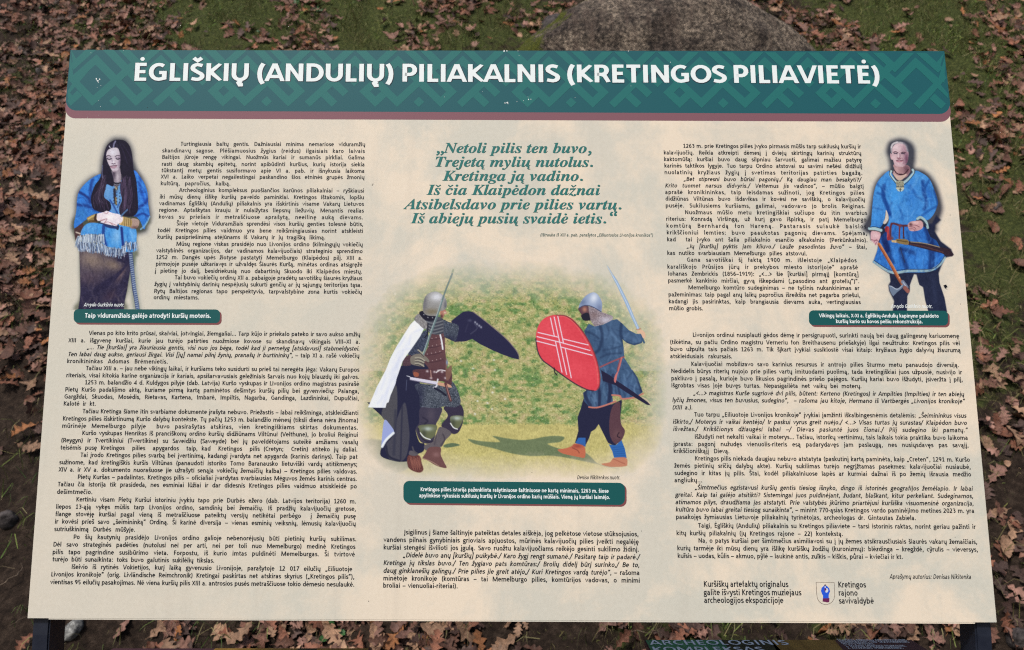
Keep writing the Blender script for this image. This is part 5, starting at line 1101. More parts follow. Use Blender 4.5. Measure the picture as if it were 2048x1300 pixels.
# the verse in slanted serif letters (built-in face of the program), its own accents drawn on
_sc = {}
def serif_mesh(ch):
    if ch in _sc: return _sc[ch]
    code = ch
    if 'a' <= ch <= 'z': code = chr(0x1D482 + ord(ch) - 97)
    elif 'A' <= ch <= 'Z': code = chr(0x1D468 + ord(ch) - 65)
    def msh(body):
        cu = bpy.data.curves.new("glyph", 'FONT'); cu.body = body; cu.resolution_u = 3; cu.size = 1.0
        ob = bpy.data.objects.new("glyph", cu); me = ob.to_mesh(); me.calc_loop_triangles()
        V = np.array([v.co[:2] for v in me.vertices]) if len(me.vertices) else np.zeros((0, 2))
        F = np.array([list(t_.vertices) + [t_.vertices[2]] for t_ in me.loop_triangles], int) if len(V) else np.zeros((0, 4), int)
        F = F[:, :3] if len(F) else np.zeros((0, 3), int)
        ob.to_mesh_clear(); bpy.data.objects.remove(ob); bpy.data.curves.remove(cu)
        return V, F
    V, F = msh(code)
    N0 = chr(0x1D48F)                         # n
    V2, _ = msh(N0 + code + N0); V1, _ = msh(N0 + N0)
    adv = (V2[:, 0].max() - V2[:, 0].min()) - (V1[:, 0].max() - V1[:, 0].min()) if len(V2) and len(V1) else .5
    _sc[ch] = (V, F, adv); return _sc[ch]
capS = serif_mesh('N')[0]; capH = float(capS[:, 1].max()) if len(capS) else .68
def verse(lift, mat, name, parent, dx=0., dy=0., fat=0.):
    VV, FF, k = [], [], 0
    for x0, y, x1, txt in ((871.3, 305.5, 1183.9, "„Netoli pilis ten buvo,"), (868.9, 333.2, 1188.3, "Trejetą mylių nutolus."), (886.5, 361.3, 1168.3, "Kretinga ją vadino."),
                           (854.8, 389.5, 1201.4, "Iš čia Klaipėdon dažnai"), (809.7, 418.2, 1245.4, "Atsibelsdavo prie pilies vartų."), (822.9, 446.3, 1235.7, "Iš abiejų pusių svaidė ietis.“")):
        A = BOARD.at(x0 + dx, y + dy); B = BOARD.at(x1 + dx, y + dy + .0015 * (x1 - x0)); L = np.linalg.norm(B - A); e1 = (B - A) / L
        capm = .0150; sc = capm / capH; items = []; x = 0.
        for ch in txt:
            d = unicodedata.normalize('NFD', ch); b = d[0]
            if ch == ' ': x += .26; continue
            extra = []
            if ch in '„“,.':
                adv = {'„': .48, '“': .58, ',': .26, '.': .26}[ch]
                pts = {'.': [dot(.11, .07, .075)], ',': [dot(.13, .08, .07), [(.19, .09), (.16, -.06), (.05, -.16)]],
                       '„': [dot(.13, .06, .07), [(.19, .08), (.16, -.06), (.05, -.16)], dot(.36, .06, .07), [(.42, .08), (.39, -.06), (.28, -.16)]],
                       '“': [dot(.23, .56, .07), [(.18, .55), (.21, .69), (.30, .76)], dot(.46, .56, .07), [(.41, .55), (.44, .69), (.53, .76)]]}[ch]
                for p in pts:
                    v, f = ribbon(p, .07); items.append((v + [x, 0], np.array([q[:3] for q in f] + [(q[0], q[2], q[3]) for q in f])))
                x += adv; continue
            V, F, adv = serif_mesh(b)
            if len(V) and b in 'tf':      # this face's crossbars overlap their stems: part them by a hair
                V3 = V[F].reshape(-1, 2); F3 = np.arange(len(V3)).reshape(-1, 3); items.append((V3 + [x, 0], F3, np.repeat(np.arange(len(F)), 3) * 2e-6))
            elif len(V): items.append((V + [x, 0], F))
            c0 = (V[:, 0].min() + V[:, 0].max()) / 2 + .05 if len(V) else adv / 2
            for m in d[1:]:
                if m == '\u0307': ps = [dot(c0 + .02, .60, .065)]
                elif m == '\u030c': ps = [[(c0 - .09, .66), (c0, .54), (c0 + .15, .66)]]
                elif m == '\u0304': ps = [[(c0 - .12, .60), (c0 + .14, .60)]]
                else:
                    xo = V[:, 0].max() - .06; ps = [[(xo, .0), (xo - .08, -.09), (xo - .04, -.16), (xo + .05, -.15)]]
                for p in ps:
                    v, f = ribbon(p, .055); items.append((v + [x, 0], np.array([q[:3] for q in f] + [(q[0], q[2], q[3]) for q in f])))
            x += adv
        sx = L / x
        for j, it_ in enumerate(items):
            v, f = it_[0], it_[1]; zz = it_[2][:, None] if len(it_) > 2 else 0.
            P = A + zz * N_ + (v[:, :1] * sx) * e1 + (v[:, 1:] * sc) * BOARD.V + (lift * LIFT + .000006 * (j % 3)) * N_
            VV.append(P); FF.append(f + k); k += len(P)
            if fat:
                for q in (fat, -fat): VV.append(P + e1 * q + N_ * (-.00003 if q > 0 else -.00006)); FF.append(f + k); k += len(P)
    me = mesh_np(name, np.concatenate(VV) - np.array(BO), np.concatenate(FF)); return link(name, me, mat, parent)
vs = verse(.0010, M_TEAL, "verse", board)
verse(.0006, M_TAUPE, "verse_edge", vs, dx=.3, dy=.2, fat=.00030)

# coat of arms
Z = lambda P: [(1340 + x / 4.6545, 1140 + y / 4.6545) for x, y in P]
shl = [(1358, 112), (1530, 115), (1534, 230)] + [(1450 + 84 * math.cos(math.radians(a)), 240 + 84 * math.sin(math.radians(a))) for a in range(0, 181, 20)] + [(1362, 215)]
inn = [(1450 + (x - 1450) * .955, 215 + (y - 215) * .965) for x, y in shl]
ca = sheet("coat_of_arms", BOARD, [Z(shl)], .0002, M_LINE, board, BO)
sheet("shield_field", BOARD, [Z(inn)], .0003, M_PANEL, ca, BO)
sheet("blue_robe", BOARD, [Z([(1440, 140), (1462, 150), (1482, 170), (1490, 200), (1478, 225), (1476, 250), (1482, 268), (1425, 268), (1424, 240), (1412, 215), (1405, 195), (1412, 165)])], .0004, M_BLUE, ca, BO)
sheet("wine_robe", BOARD, [Z([(1422, 264), (1484, 262), (1482, 298), (1462, 302), (1440, 296), (1420, 294)]), Z([(1436, 170), (1456, 172), (1458, 200), (1440, 205)])], .0005, M_WINE, ca, BO)
sheet("pale_figure", BOARD, [Z([(1452, 168), (1468, 172), (1474, 196), (1460, 212), (1446, 206), (1446, 192), (1456, 186)]), Z([(1437, 152), (1448, 150), (1450, 166), (1440, 168)])], .0006, M_PALE, ca, BO)
sheet("star", BOARD, [Z([(1432, 138), (1441, 136), (1444, 130), (1448, 137), (1457, 138), (1449, 143), (1450, 150), (1443, 145), (1436, 150), (1438, 143)])], .0007, M_LINE, ca, BO)

# printed photographs
paint_woman().build("woman_photo", M_PHOTO, BOARD, .00015, board, BO)
paint_warrior().build("warrior_photo", M_PHOTO, BOARD, .00015, board, BO)
paint_battle().build("battle_photo", M_PHOTO, BOARD, .00015, board, BO)

# chips and specks on the surface
ch = []; rr = np.random.default_rng(11)
def speck(x, y, r, n=6):
    return [(x + r * rr.uniform(.5, 1.1) * math.cos(a), y + r * rr.uniform(.5, 1.1) * math.sin(a)) for a in np.linspace(0, 6.28, n, False)]
for x, y, r in ((193, 158, 2.4), (195.5, 161.5, 2.2), (199.5, 158.5, 2), (197, 164.5, 1.3), (202, 171, .9), (194.5, 175, .9), (201, 213, .8), (197.5, 201, .7), (1010, 206, 1.6), (1014.5, 205, 2.2), (1016, 207.5, 1.3), (1034, 203, .8), (1047, 201.5, .9), (1057, 199, 1.5), (1062, 198.6, 1.2), (1056, 194, .6),
                (1008, 101.9, 2.4), (1014, 101.8, 1.8), (1036, 102, 1.2), (1257, 102.1, 1.2), (182, 106, .7), (247, 101.6, .7), (175, 234.5, .6), (198, 230.5, .7), (1341, 124.5, .9), (1262, 172, .9), (1038, 111, .8), (1150, 195, .7), (889, 194, .7), (965, 183, .6)):
    ch.append(speck(x, y, r))
sheet("paint_chips", BOARD, ch, .0009, M_CHIP, board, BO)["kind"] = "stuff"
sheet("dirt_specks", BOARD, [speck(x, y, r) for x, y, r in ((737, 1202, 1.3), (746, 368, 1.2), (744.5, 370, 1.2), (1283, 1062, .9), (1910, 1074, .9), (660, 1010, .8), (1921, 608, .9), (295, 215, .7), (664, 177.5, 1), (1064, 945, .9), (1157, 1104, .8), (184, 520, .8), (1900, 430, .8), (130, 900, .8))], .0009, M_TEXT, board, BO)["kind"] = "stuff"
bm = bmesh.new()        # little curled flake stuck on the right
P = [BOARD.at(x, y, z) - np.array(BO) for x, y, z in ((1886, 571, .001), (1889, 570, .004), (1893, 575, .003), (1890, 576.5, .001), (1887.5, 573.5, .001))]
bm.faces.new([bm.verts.new(p) for p in P]); me = bpy.data.meshes.new("flake"); bm.to_mesh(me); bm.free(); link("stuck_flake", me, M_STEEL, board)

# posts: square dark steel tubes right behind the panel
def post(pxl, pxr_front, pxr_side, sgn):
    yb = float(BOARD.at(pxl, 1238)[1]) + .006
    def X(px, y):      # world x of a pixel column at depth y, measured just under the panel
        r = ray(px, 1250); return CAMP[0] + r[0] / r[1] * (y - CAMP[1])
    x0, x1 = sorted((X(pxl, yb), X(pxr_front, yb)))
    dpt = .040
    bm = bmesh.new()
    bmesh.ops.create_cube(bm, size=1)
    top = float(Pc[0][2]) - .03
    for v in bm.verts:
        v.co.x = (x0 + x1) / 2 + v.co.x * (x1 - x0); v.co.y = yb + dpt / 2 + v.co.y * dpt - BO[1]; v.co.z = -.25 + (v.co.z + .5) * (top + .25)
    # the upper half leans back with the panel
    bmesh.ops.bevel(bm, geom=bm.edges[:], offset=.002, segments=2, affect='EDGES')
    bmesh.ops.bisect_plane(bm, geom=bm.verts[:] + bm.edges[:] + bm.faces[:], plane_co=(0, 0, 1.12), plane_no=(0, 0, 1))
    for v in bm.verts:
        if v.co.z > 1.1205: v.co.y += (v.co.z - 1.12) * .0585
    me = bpy.data.meshes.new("post"); bm.to_mesh(me); bm.free(); link("post", me, M_STEEL, board)
post(64.5, 98.5, 128, 1)
post(1983.5, 1951, 1911, -1)

# ------------------------------------------------------------------ low panels of the relief model under the board
ZT = float((CAMP + ray(1288, 1279) * (1.5 / ray(1288, 1279)[1]))[2])
TAB = Plane((0, 1.5, ZT), (1, 0, 0), (0, 1, 0))
def tflat(name, x0, x1, y0, y1, zt, th, mat, parent, off, skew=0.):
    bm = bmesh.new(); bmesh.ops.create_cube(bm, size=1)
    for v in bm.verts:
        yy = y0 + (v.co.y + .5) * (y1 - y0)
        v.co = Vector(((x0 + (v.co.x + .5) * (x1 - x0)) + skew * (y1 - yy), yy, zt - th / 2 + v.co.z * th)) - Vector(off)
    bmesh.ops.bevel(bm, geom=bm.edges[:], offset=.0015, segments=2, affect='EDGES')
    me = bpy.data.meshes.new(name); bm.to_mesh(me); bm.free(); return link(name, me, mat, parent)
t = NT("printed wood picture", .35, .4); o = t.obj(); mp = t.n("ShaderNodeMapping"); t.l(o, mp.inputs[0]); mp.inputs["Scale"].default_value = (30, 3, 30)
t.base(t.ramp(t.noise(mp.outputs[0], 1.5, 6, .6), [(.3, (.14, .08, .02)), (.55, (.28, .17, .04)), (.75, (.4, .27, .07))])); M_GOLD = t.m
t = NT("printed forest picture", .35, .4); t.base(t.ramp(t.noise(t.obj(), 40, 8, .7), [(.35, (.01, .018, .014)), (.55, (.03, .045, .02)), (.7, (.09, .07, .03))])); M_FOREST = t.m
t = NT("printed meadow picture", .35, .4); t.base(t.ramp(t.noise(t.obj(), 22, 5, .6), [(.35, (.02, .14, .07)), (.65, (.06, .25, .11))])); M_MEADOW = t.m
M_WINEP = flat_ink("dark maroon print", (70, 48, 56), .35, .4); M_SILVER = flat_ink("pale lettering", (235, 244, 250), .35)
for nm in ("right", "left"):
    if nm == "right": pa, pb, yf = (1288, 1279.4), (1824, 1279.4), 1.5
    else: pa, pb, yf = (225, 1296.2), (742, 1296.2), None
    Ar, Br = TAB.at(*pa), TAB.at(*pb); yf = float(Ar[1]); x0, x1 = float(Ar[0]), float(Br[0]); yn = yf - .36
    root = empty("relief_model_sign", ((x0 + x1) / 2, yf - .18, 0)); off = tuple(root.location)
    tag(root, "low flat green and gold sign lettered ARCHEOLOGINIS, below the board's right half" if nm == "right" else "low flat maroon and brown sign whose far edge shows under the board's left half", "sign", "low flat signs under the board")
    tflat("top_panel", x0, x1, yn, yf, ZT, .012, M_WINEP, root, off, skew=0.0 if nm == "left" else 0.)
    for sx in (x0 + .06, x1 - .06):
        bm = bmesh.new(); bmesh.ops.create_cube(bm, size=1)
        for v in bm.verts: v.co = Vector((sx + v.co.x * .04, yf - .2 + v.co.y * .04, -.2 + (v.co.z + .5) * (ZT - .012 + .2))) - Vector(off)
        me = bpy.data.meshes.new("leg"); bm.to_mesh(me); bm.free(); link("leg", me, M_STEEL, root)
    def strip(name, xa, xb, mat, lift, d=.0):
        P = np.array([(xa, yf - .002, ZT + lift), (xb, yf - .002, ZT + lift), (xb + d, yn + .002, ZT + lift), (xa + d, yn + .002, ZT + lift)]) - np.array(off)
        me = mesh_np(name, P, [[3, 2, 1, 0]]); return link(name, me, mat, root)
    W = lambda px, py: float(TAB.at(px, py)[0])
    if nm == "right":
        strip("meadow_picture", x0 + .002, W(1442, 1279.4), M_MEADOW, .0004); strip("forest_picture", W(1442, 1279.4), W(1540, 1279.4), M_FOREST, .0004); strip("wood_picture", W(1540, 1279.4), W(1668, 1279.4), M_GOLD, .0004, -.05)
        Lt = Letters(TAB, .0035)
        def tl(L, xa, y, xb, capm, tx, w=.14):
            A = TAB.at(xa, y); B = TAB.at(xb, y)
            L.line(xa, y, xb, y, capm, tx, w=w)
        Lt.line(1300.8, 1290.6, 1581, 1290.6, abs(float(TAB.at(1400, 1281.2)[1] - TAB.at(1400, 1290.6)[1])), "ARCHEOLOGINIS", w=.15)
        Lt.line(1306, 1304.6, 1534, 1304.6, abs(float(TAB.at(1400, 1281.2)[1] - TAB.at(1400, 1290.6)[1])), "KOMPLEKSAS", w=.15)
        Lt.build("sign_heading", M_SILVER, root, off)
        Lt = Letters(TAB, .003)
        for xa, y, xb, tx in ((1677, 1282.6, 1815, "ĖGLIŠKIŲ-ANDULIŲ ARCHEOLOGINIS"), (1682, 1286.3, 1820, "KOMPLEKSAS (3D SKAITMENINIS"), (1686, 1290, 1751, "RELJEFO MODELIS)."), (1692, 1294.3, 1814, "1. ĖGLIŠKIŲ (ANDULIŲ) PILIAKALNIS."), (1697, 1298.3, 1808, "2. ALKAKALNIS (PERKŪNKALNIS).")):
            Lt.line(xa, y, xb, y, .0095, tx, w=.13)
        Lt.build("sign_text", M_SILVER, root, off)
    else:
        strip("brown_picture", W(432, 1296.2), W(598, 1296.2), M_GOLD, .0004); strip("dark_picture", W(598, 1296.2), W(636, 1296.2), M_FOREST, .0004); strip("pale_picture", W(636, 1296.2), W(738, 1296.2), M_GOLD, .0004)

# ------------------------------------------------------------------ the hillside
SL = math.tan(math.radians(54)); YF, ZF = 1.62, 0.02
def gz(x, y):
    """height of the ground: flat in front, a steep bank behind the board, level again on top"""
    x = np.asarray(x, float); y = np.asarray(y, float)
    d = y - YF
    ramp = np.where(d < 0, 0, np.where(d < .25, d * d * 2 * SL / 1., SL * (d - .125)))
    ramp = np.where(y > 5.6, SL * (5.6 - YF - .125) + (1 - np.exp(-(y - 5.6) / 1.5)) * 1.5 * SL, ramp)
    w = np.clip((y - 1.3) / .5, 0, 1)
    und = .05 * np.sin(1.7 * x + .6) * np.cos(1.3 * y + x) + .03 * np.sin(4.1 * x - 2.2 * y) + .014 * np.sin(9.3 * x + 7.1 * y + 1) * np.cos(8 * y - 3 * x)
    return ramp + und * w + .006 * np.sin(23 * x + 3) * np.cos(21 * y) * w
def ghit(px, py):
    """ray through a pixel down to the ground"""
    r = ray(px, py); t0, t1 = np.full(np.shape(r)[:-1], 1.2), np.full(np.shape(r)[:-1], 9.)
    for _ in range(40):
        tm = (t0 + t1) / 2; P = CAMP + r * tm[..., None]
        below = P[..., 2] < gz(P[..., 0], P[..., 1])
        t1 = np.where(below, tm, t1); t0 = np.where(below, t0, tm)
    return CAMP + r * t0[..., None]

xs = np.unique(np.round(np.r_[np.linspace(-120, -12, 18), np.linspace(-12, -3.4, 24), np.arange(-3.4, 3.41, .035), np.linspace(3.4, 12, 24), np.linspace(12, 120, 18)], 4))
ys = np.unique(np.round(np.r_[np.linspace(-120, -6, 16), np.linspace(-6, 1.2, 18), np.arange(1.2, 5.7, .03), np.linspace(5.7, 16, 26), np.linspace(16, 200, 16)], 4))
GX, GY = np.meshgrid(xs, ys); GZ = gz(GX, GY)
rg = np.random.default_rng(5)
loc_ = (np.abs(GX) < 3.4) & (GY > 1.3) & (GY < 5.7)
GZ = GZ + np.where(loc_, rg.normal(0, .006, GX.shape), 0)
ii = np.arange(GX.size).reshape(GX.shape)
me = mesh_np("ground", np.c_[GX.ravel(), GY.ravel(), GZ.ravel()], np.stack([ii[:-1, :-1], ii[:-1, 1:], ii[1:, 1:], ii[1:, :-1]], -1).reshape(-1, 4), smooth=True)
t = NT("soil and moss", .9, .15); o = t.obj()
soil = t.ramp(t.noise(o, 38, 8, .7), [(.3, (.012, .008, .006)), (.5, (.032, .021, .015)), (.7, (.075, .052, .038))])
moss = t.ramp(t.noise(o, 70, 6, .7), [(.3, (.018, .024, .008)), (.55, (.06, .072, .02)), (.75, (.15, .15, .045))])
sep = t.n("ShaderNodeSeparateXYZ"); t.l(o, sep.inputs[0])
at_ = t.n("ShaderNodeAttribute"); at_.attribute_name = "moss"
mk = t.math('ADD', at_.outputs["Fac"], t.math('MULTIPLY', t.math('SUBTRACT', t.noise(o, 9, 6, .7), .5), 1.6))
t.base(t.mix(t.ramp(mk, [(.4, (0, 0, 0)), (.6, (1, 1, 1))]), soil, moss))
t.bump(t.noise(o, 130, 8, .75), 1.0, .012)
ground = link("ground", me, t.m); tag(ground, kind="structure")

# where it is green, where leaves lie (measured in the frame, carried onto the ground)
def fields(P):
    px, py, dd = project(P)
    f = lambda cx, cy, rx, ry: np.exp(-((px - cx) / rx) ** 2 - ((py - cy) / ry) ** 2)
    green = .12 + .75 * f(850, 20, 330, 130) + .8 * f(1830, 90, 260, 200) + .6 * f(1990, 480, 130, 420) + .35 * f(1650, 1260, 330, 60) + .65 * f(420, 30, 300, 110) + .45 * f(100, 260, 60, 60) + .4 * f(60, 160, 60, 40) + .35 * f(90, 480, 50, 120) + .3 * f(1280, 1270, 130, 60) + .15 * f(480, 1265, 60, 30) - .3 * f(40, 1150, 130, 260)
    leaf = .40 + .6 * f(20, 380, 190, 520) + .12 * f(250, 90, 200, 50) - .3 * f(450, 30, 280, 80) - .38 * f(850, 30, 330, 110) + .45 * f(640, 100, 120, 40) - .50 * f(1830, 60, 300, 200) - .25 * f(1960, 560, 120, 160) + .5 * f(750, 1270, 330, 70) - .45 * f(30, 1200, 130, 170) + .3 * f(1990, 950, 80, 250) + .12 * f(1980, 250, 110, 250) + .25 * f(1960, 380, 90, 60) + .25 * f(1300, 60, 400, 200) - .3 * f(1180, 60, 120, 90)
    return np.clip(green, 0, 1), np.clip(leaf, 0, 1)
gr_, _ = fields(np.stack([GX, np.maximum(GY, 1.2), np.where(GY < 1.2, 0, GZ)], -1))
av = me.attributes.new("moss", 'FLOAT', 'POINT'); av.data.foreach_set("value", np.clip(gr_, 0, 1).ravel().astype(np.float32))

def frame_of(x, y):
    e = .01
    nx = -(gz(x + e, y) - gz(x - e, y)) / (2 * e); ny = -(gz(x, y + e) - gz(x, y - e)) / (2 * e)
    n = np.stack([nx, ny, np.ones_like(nx)], -1); return n / np.linalg.norm(n, axis=-1)[..., None]

# ------------------------------------------------------------------ fallen leaves
def oak_leaf(seed, lobes=4, round_=False):
    """lobed blade in two halves folded along the midrib, with curled tips and a short stalk; length 1"""
    r = np.random.default_rng(seed); n = lobes * 4 + 3
    ts = np.linspace(0, 1, n); half = []
    for sd_ in (1, -1):
        w = []
        for k, q in enumerate(ts):
            env = .34 * math.sin(math.pi * min(1, q * .92 + .04)) ** .7 * (.55 + .75 * q if q < .68 else 1.06 - .1 * q)
            if round_: lob = 1 + .08 * math.sin(q * 40)
            else: lob = .70 + .42 * math.cos(2 * math.pi * (q * lobes + .5)) * (1 - .3 * q) + r.normal(0, .08)
            w.append(max(.015, env * lob))
        w[0] = .012; w[-1] = .02; half.append(w)
    cu, tw, fo = r.uniform(-.9, 1.3), r.normal(0, .5), r.uniform(.05, .5)
    V, F = [], []
    for k, q in enumerate(ts):
        bend = cu * .22 * (q - .5) ** 2 * 4 - .1 * cu
        shift = .07 * math.sin(q * 3 + seed)
        for sd_ in (-1, 0, 1):
            ww = 0 if sd_ == 0 else half[0 if sd_ > 0 else 1][k]
            fwd = .06 * (1 if ww > .2 else 0) * abs(sd_)
            V.append((sd_ * ww * math.cos(fo) + shift, q + fwd, bend + ww * math.sin(fo) * (1 + .4 * math.sin(9 * q + seed)) + tw * ww * sd_ * (q - .3) + r.normal(0, .012)))
    for k in range(n - 1):
        a = 3 * k; F += [(a, a + 1, a + 4, a + 3), (a + 1, a + 2, a + 5, a + 4)]
    k = len(V); V += [(-.01, 0, .0), (.01, 0, 0), (.03, -.16, .05), (.018, -.17, .05)]; F.append((k, k + 1, k + 2, k + 3))
    return np.array(V) - [0, .5, 0], np.array(F)
SHAPES = [oak_leaf(s_, 3 + s_ % 3) for s_ in range(10)] + [oak_leaf(40 + s_, 3, True) for s_ in range(3)]
LEAFC = [((.155, .072, .050), "brown"), ((.235, .095, .058), "russet"), ((.34, .20, .125), "tan"), ((.072, .040, .033), "dark brown"), ((.275, .145, .112), "pinkish brown"), ((.30, .120, .045), "orange brown")]
LEAFW = np.array([.26, .16, .13, .20, .19, .06]); LEAFW /= LEAFW.sum()
def leaf_mat(name, col=None):
    t = NT(name, .62, .25); o = t.obj()
    if col is None:
        at = t.n("ShaderNodeAttribute"); at.attribute_name = "tone"; c0 = at.outputs["Color"]; sc = 60
    else:
        oi = t.n("ShaderNodeObjectInfo"); c0 = t.mix(oi.outputs["Random"], tuple(v * .72 for v in col), tuple(v * 1.3 for v in col)); sc = 5
    nz = t.noise(o, sc, 6, .7)
    c = t.mix(t.ramp(nz, [(.38, (0, 0, 0)), (.62, (1, 1, 1))]), t.mix(.55, c0, (.02, .012, .009)), c0)
    t.base(t.mix(t.ramp(t.noise(o, sc * 2.4, 3), [(.6, (0, 0, 0)), (.72, (.35, .35, .35))]), c, (.30, .21, .15)))
    t.bump(nz, .4, .02 if col else .0012)
    return t.m
LM = [leaf_mat("dry leaf " + nm, c) for c, nm in LEAFC]; M_LITTER = leaf_mat("dry leaf litter")

NL = 42000
lx = RNG.uniform(-3.1, 3.1, NL); ly = RNG.uniform(1.5, 4.9, NL); P0 = np.stack([lx, ly, gz(lx, ly)], -1)
gf, lf = fields(P0)
clump = np.array([mnoise.noise((a * 1.9, b * 1.9, 3.3)) * .8 + mnoise.noise((a * 5, b * 5, 1.3)) * .6 for a, b in zip(lx, ly)])
pxa, pya, _d = project(P0); hid = (pxa > 175) & (pxa < 1860) & (pya > 140) & (pya < 1200)
keep = (RNG.uniform(0, 1, NL) < np.clip(lf * .9 + clump * 1.25, .02, 1) * np.where(hid, .22, 1)) & (pxa > -330) & (pxa < 2380) & (pya > -260)
P0 = P0[keep]; NLk = len(P0)
nrm = frame_of(P0[:, 0], P0[:, 1])
size = RNG.uniform(.040, .090, NLk); tone = RNG.choice(len(LEAFC), NLk, p=LEAFW); shp = RNG.integers(0, len(SHAPES), NLk)
shp = np.where((shp >= 10) & (RNG.uniform(size=NLk) < .5), shp - 8, shp)
tilt = nrm + RNG.normal(0, .34, (NLk, 3)); tilt /= np.linalg.norm(tilt, axis=1)[:, None]
ang = RNG.uniform(0, 6.283, NLk); liftv = np.abs(RNG.normal(.004, .014, NLk)) + .004
def basis(n, a):
    h = np.where(np.abs(n[:, :1]) < .9, np.array([[1., 0, 0]]), np.array([[0, 1., 0]]))
    u = np.cross(n, h); u /= np.linalg.norm(u, axis=1)[:, None]; v = np.cross(n, u)
    c, s_ = np.cos(a)[:, None], np.sin(a)[:, None]
    return u * c + v * s_, -u * s_ + v * c, n
bu, bv, bn = basis(tilt, ang)
Pl = P0 + nrm * liftv[:, None]
px, py, dd = project(Pl)
inboard = (py > 104) & (py < 1236) & (px > 141 - (py - 100) * .076 + 4) & (px < 1889 + (py - 102) * .092 - 4)
inpost = (py >= 1236) & (((px > 62) & (px < 130)) | ((px > 1908) & (px < 1986)))
vis = (px > 4) & (px < 2044) & (py > 4) & (py < 1292) & ~inboard & ~inpost
order = np.argsort(-(np.where(vis, liftv * 14 + size / dd * 40, -9)))
solo = order[:300]; solo = solo[vis[solo]]
rest = np.setdiff1d(np.arange(NLk), solo)
squash = RNG.uniform(.65, 1.2, NLk); broken = RNG.uniform(size=NLk)
def merged(idx):
    VV, FF, CC, k = [], [], [], 0
    for i in idx:
        V, F = SHAPES[shp[i]]
        if broken[i] < .3 and len(F) > 8: F = F[:len(F) // 2] if broken[i] < .15 else F[len(F) // 2:]
        w = (V[:, :1] * bu[i] * squash[i] + V[:, 1:2] * bv[i] + V[:, 2:] * bn[i]) * size[i] + Pl[i]
        VV.append(w); FF.append(F + k); k += len(V)
        c = np.array(LEAFC[tone[i]][0]) * RNG.uniform(.6, 1.6); CC.append(np.tile(np.r_[c, 1], (len(V), 1)))
    return np.concatenate(VV), np.concatenate(FF), np.concatenate(CC)
V, F, C_ = merged(rest)
me = mesh_np("leaf_litter", V, F, True); ca_ = me.color_attributes.new("tone", 'FLOAT_COLOR', 'POINT'); ca_.data.foreach_set("color", C_.astype(np.float32).ravel())
lit = link("leaf_litter", me, M_LITTER); tag(lit, "layer of dry brown oak leaves strewn over the bank", "leaf litter", kind="stuff")
shape_me = {}
for i in solo:
    key = (int(shp[i]), int(tone[i]))
    if key not in shape_me:
        m_ = mesh_np("fallen_leaf", SHAPES[key[0]][0], SHAPES[key[0]][1], True); m_.materials.append(LM[key[1]]); shape_me[key] = m_
    ob = bpy.data.objects.new("fallen_leaf", shape_me[key]); COL.objects.link(ob)
    M = Matrix([[bu[i][r_], bv[i][r_], bn[i][r_], Pl[i][r_]] for r_ in range(3)] + [[0, 0, 0, 1]])
    ob.matrix_world = M @ Matrix.Scale(float(size[i]), 4)
    x_, y_ = px[i], py[i]
    def pick(v, tab):
        for lim, wd in tab:
            if v < lim: return wd
        return tab[-1][1]
    dirn = pick((math.degrees(math.atan2(-(project(Pl[i] + bv[i] * .03)[1] - y_), project(Pl[i] + bv[i] * .03)[0] - x_)) + 405) % 360, ((90, "right"), (180, "up"), (270, "left"), (360, "down")))
    if y_ < 104:
        where = "above " + pick(x_, ((140, "left of the board's corner"), (268, "the band's left end"), (395, "ĖGLI"), (510, "ŠKIŲ"), (655, "ANDU"), (800, "LIŲ)"), (960, "PILIA"), (1125, "KALNIS"), (1300, "KRET beside the boulder"), (1460, "INGOS by the boulder"), (1620, "PILI"), (1770, "AVIETĖ"), (1890, "the band's right end"), (9999, "right of the board's corner")))
        where += ", " + pick(y_, ((36, "high up"), (72, "midway up"), (999, "near the board")))
    elif y_ > 1236: where = "below " + pick(x_, ((64, "the board, left of the posts"), (250, "the board beside the left post"), (470, "the left column's start"), (710, "the left column's end"), (900, "the middle text's start"), (1120, "the middle text"), (1300, "the middle text's end"), (1500, "the museum lines"), (1700, "the coat of arms"), (1912, "the board beside the right post"), (9999, "the board, right of the posts")))
    elif x_ < 800: where = pick(x_ / (141 - (y_ - 100) * .076), ((.5, "near frame edge,"), (9, "near board,"))) + " left of " + pick(y_, ((165, "the heading's upper half"), (240, "the maroon stripe"), (340, "the woman's head"), (440, "the woman's shoulders"), (530, "the shawl fringe"), (650, "the woman's caption"), (780, "the Adomas Brėmenietis lines"), (900, "the Palanga lines"), (1020, "the Kertiniu lines"), (1120, "the Dėl savo lines"), (9999, "the board's bottom corner")))
    else: where = pick((2048 - x_) / (159 - (y_ - 100) * .092), ((.5, "near frame edge,"), (9, "near board,"))) + " right of " + pick(y_, ((165, "the heading's upper half"), (240, "the maroon stripe"), (340, "the warrior's head"), (440, "the warrior's chest"), (540, "the warrior's knife"), (655, "the warrior's caption"), (780, "the Kalavijuočiai lines"), (900, "the Tuo tarpu lines"), (1020, "the Šimtmečius lines"), (1120, "the Taigi lines"), (9999, "the board's bottom corner")))
    kind_ = "round" if shp[i] >= 10 else "oak"
    sz = "small" if size[i] < .058 else "large" if size[i] > .075 else "medium"
    tag(ob, f"{sz} {LEAFC[tone[i]][1]} {kind_} leaf pointing {dirn}, {where}", "leaf", "fallen leaves on the bank")

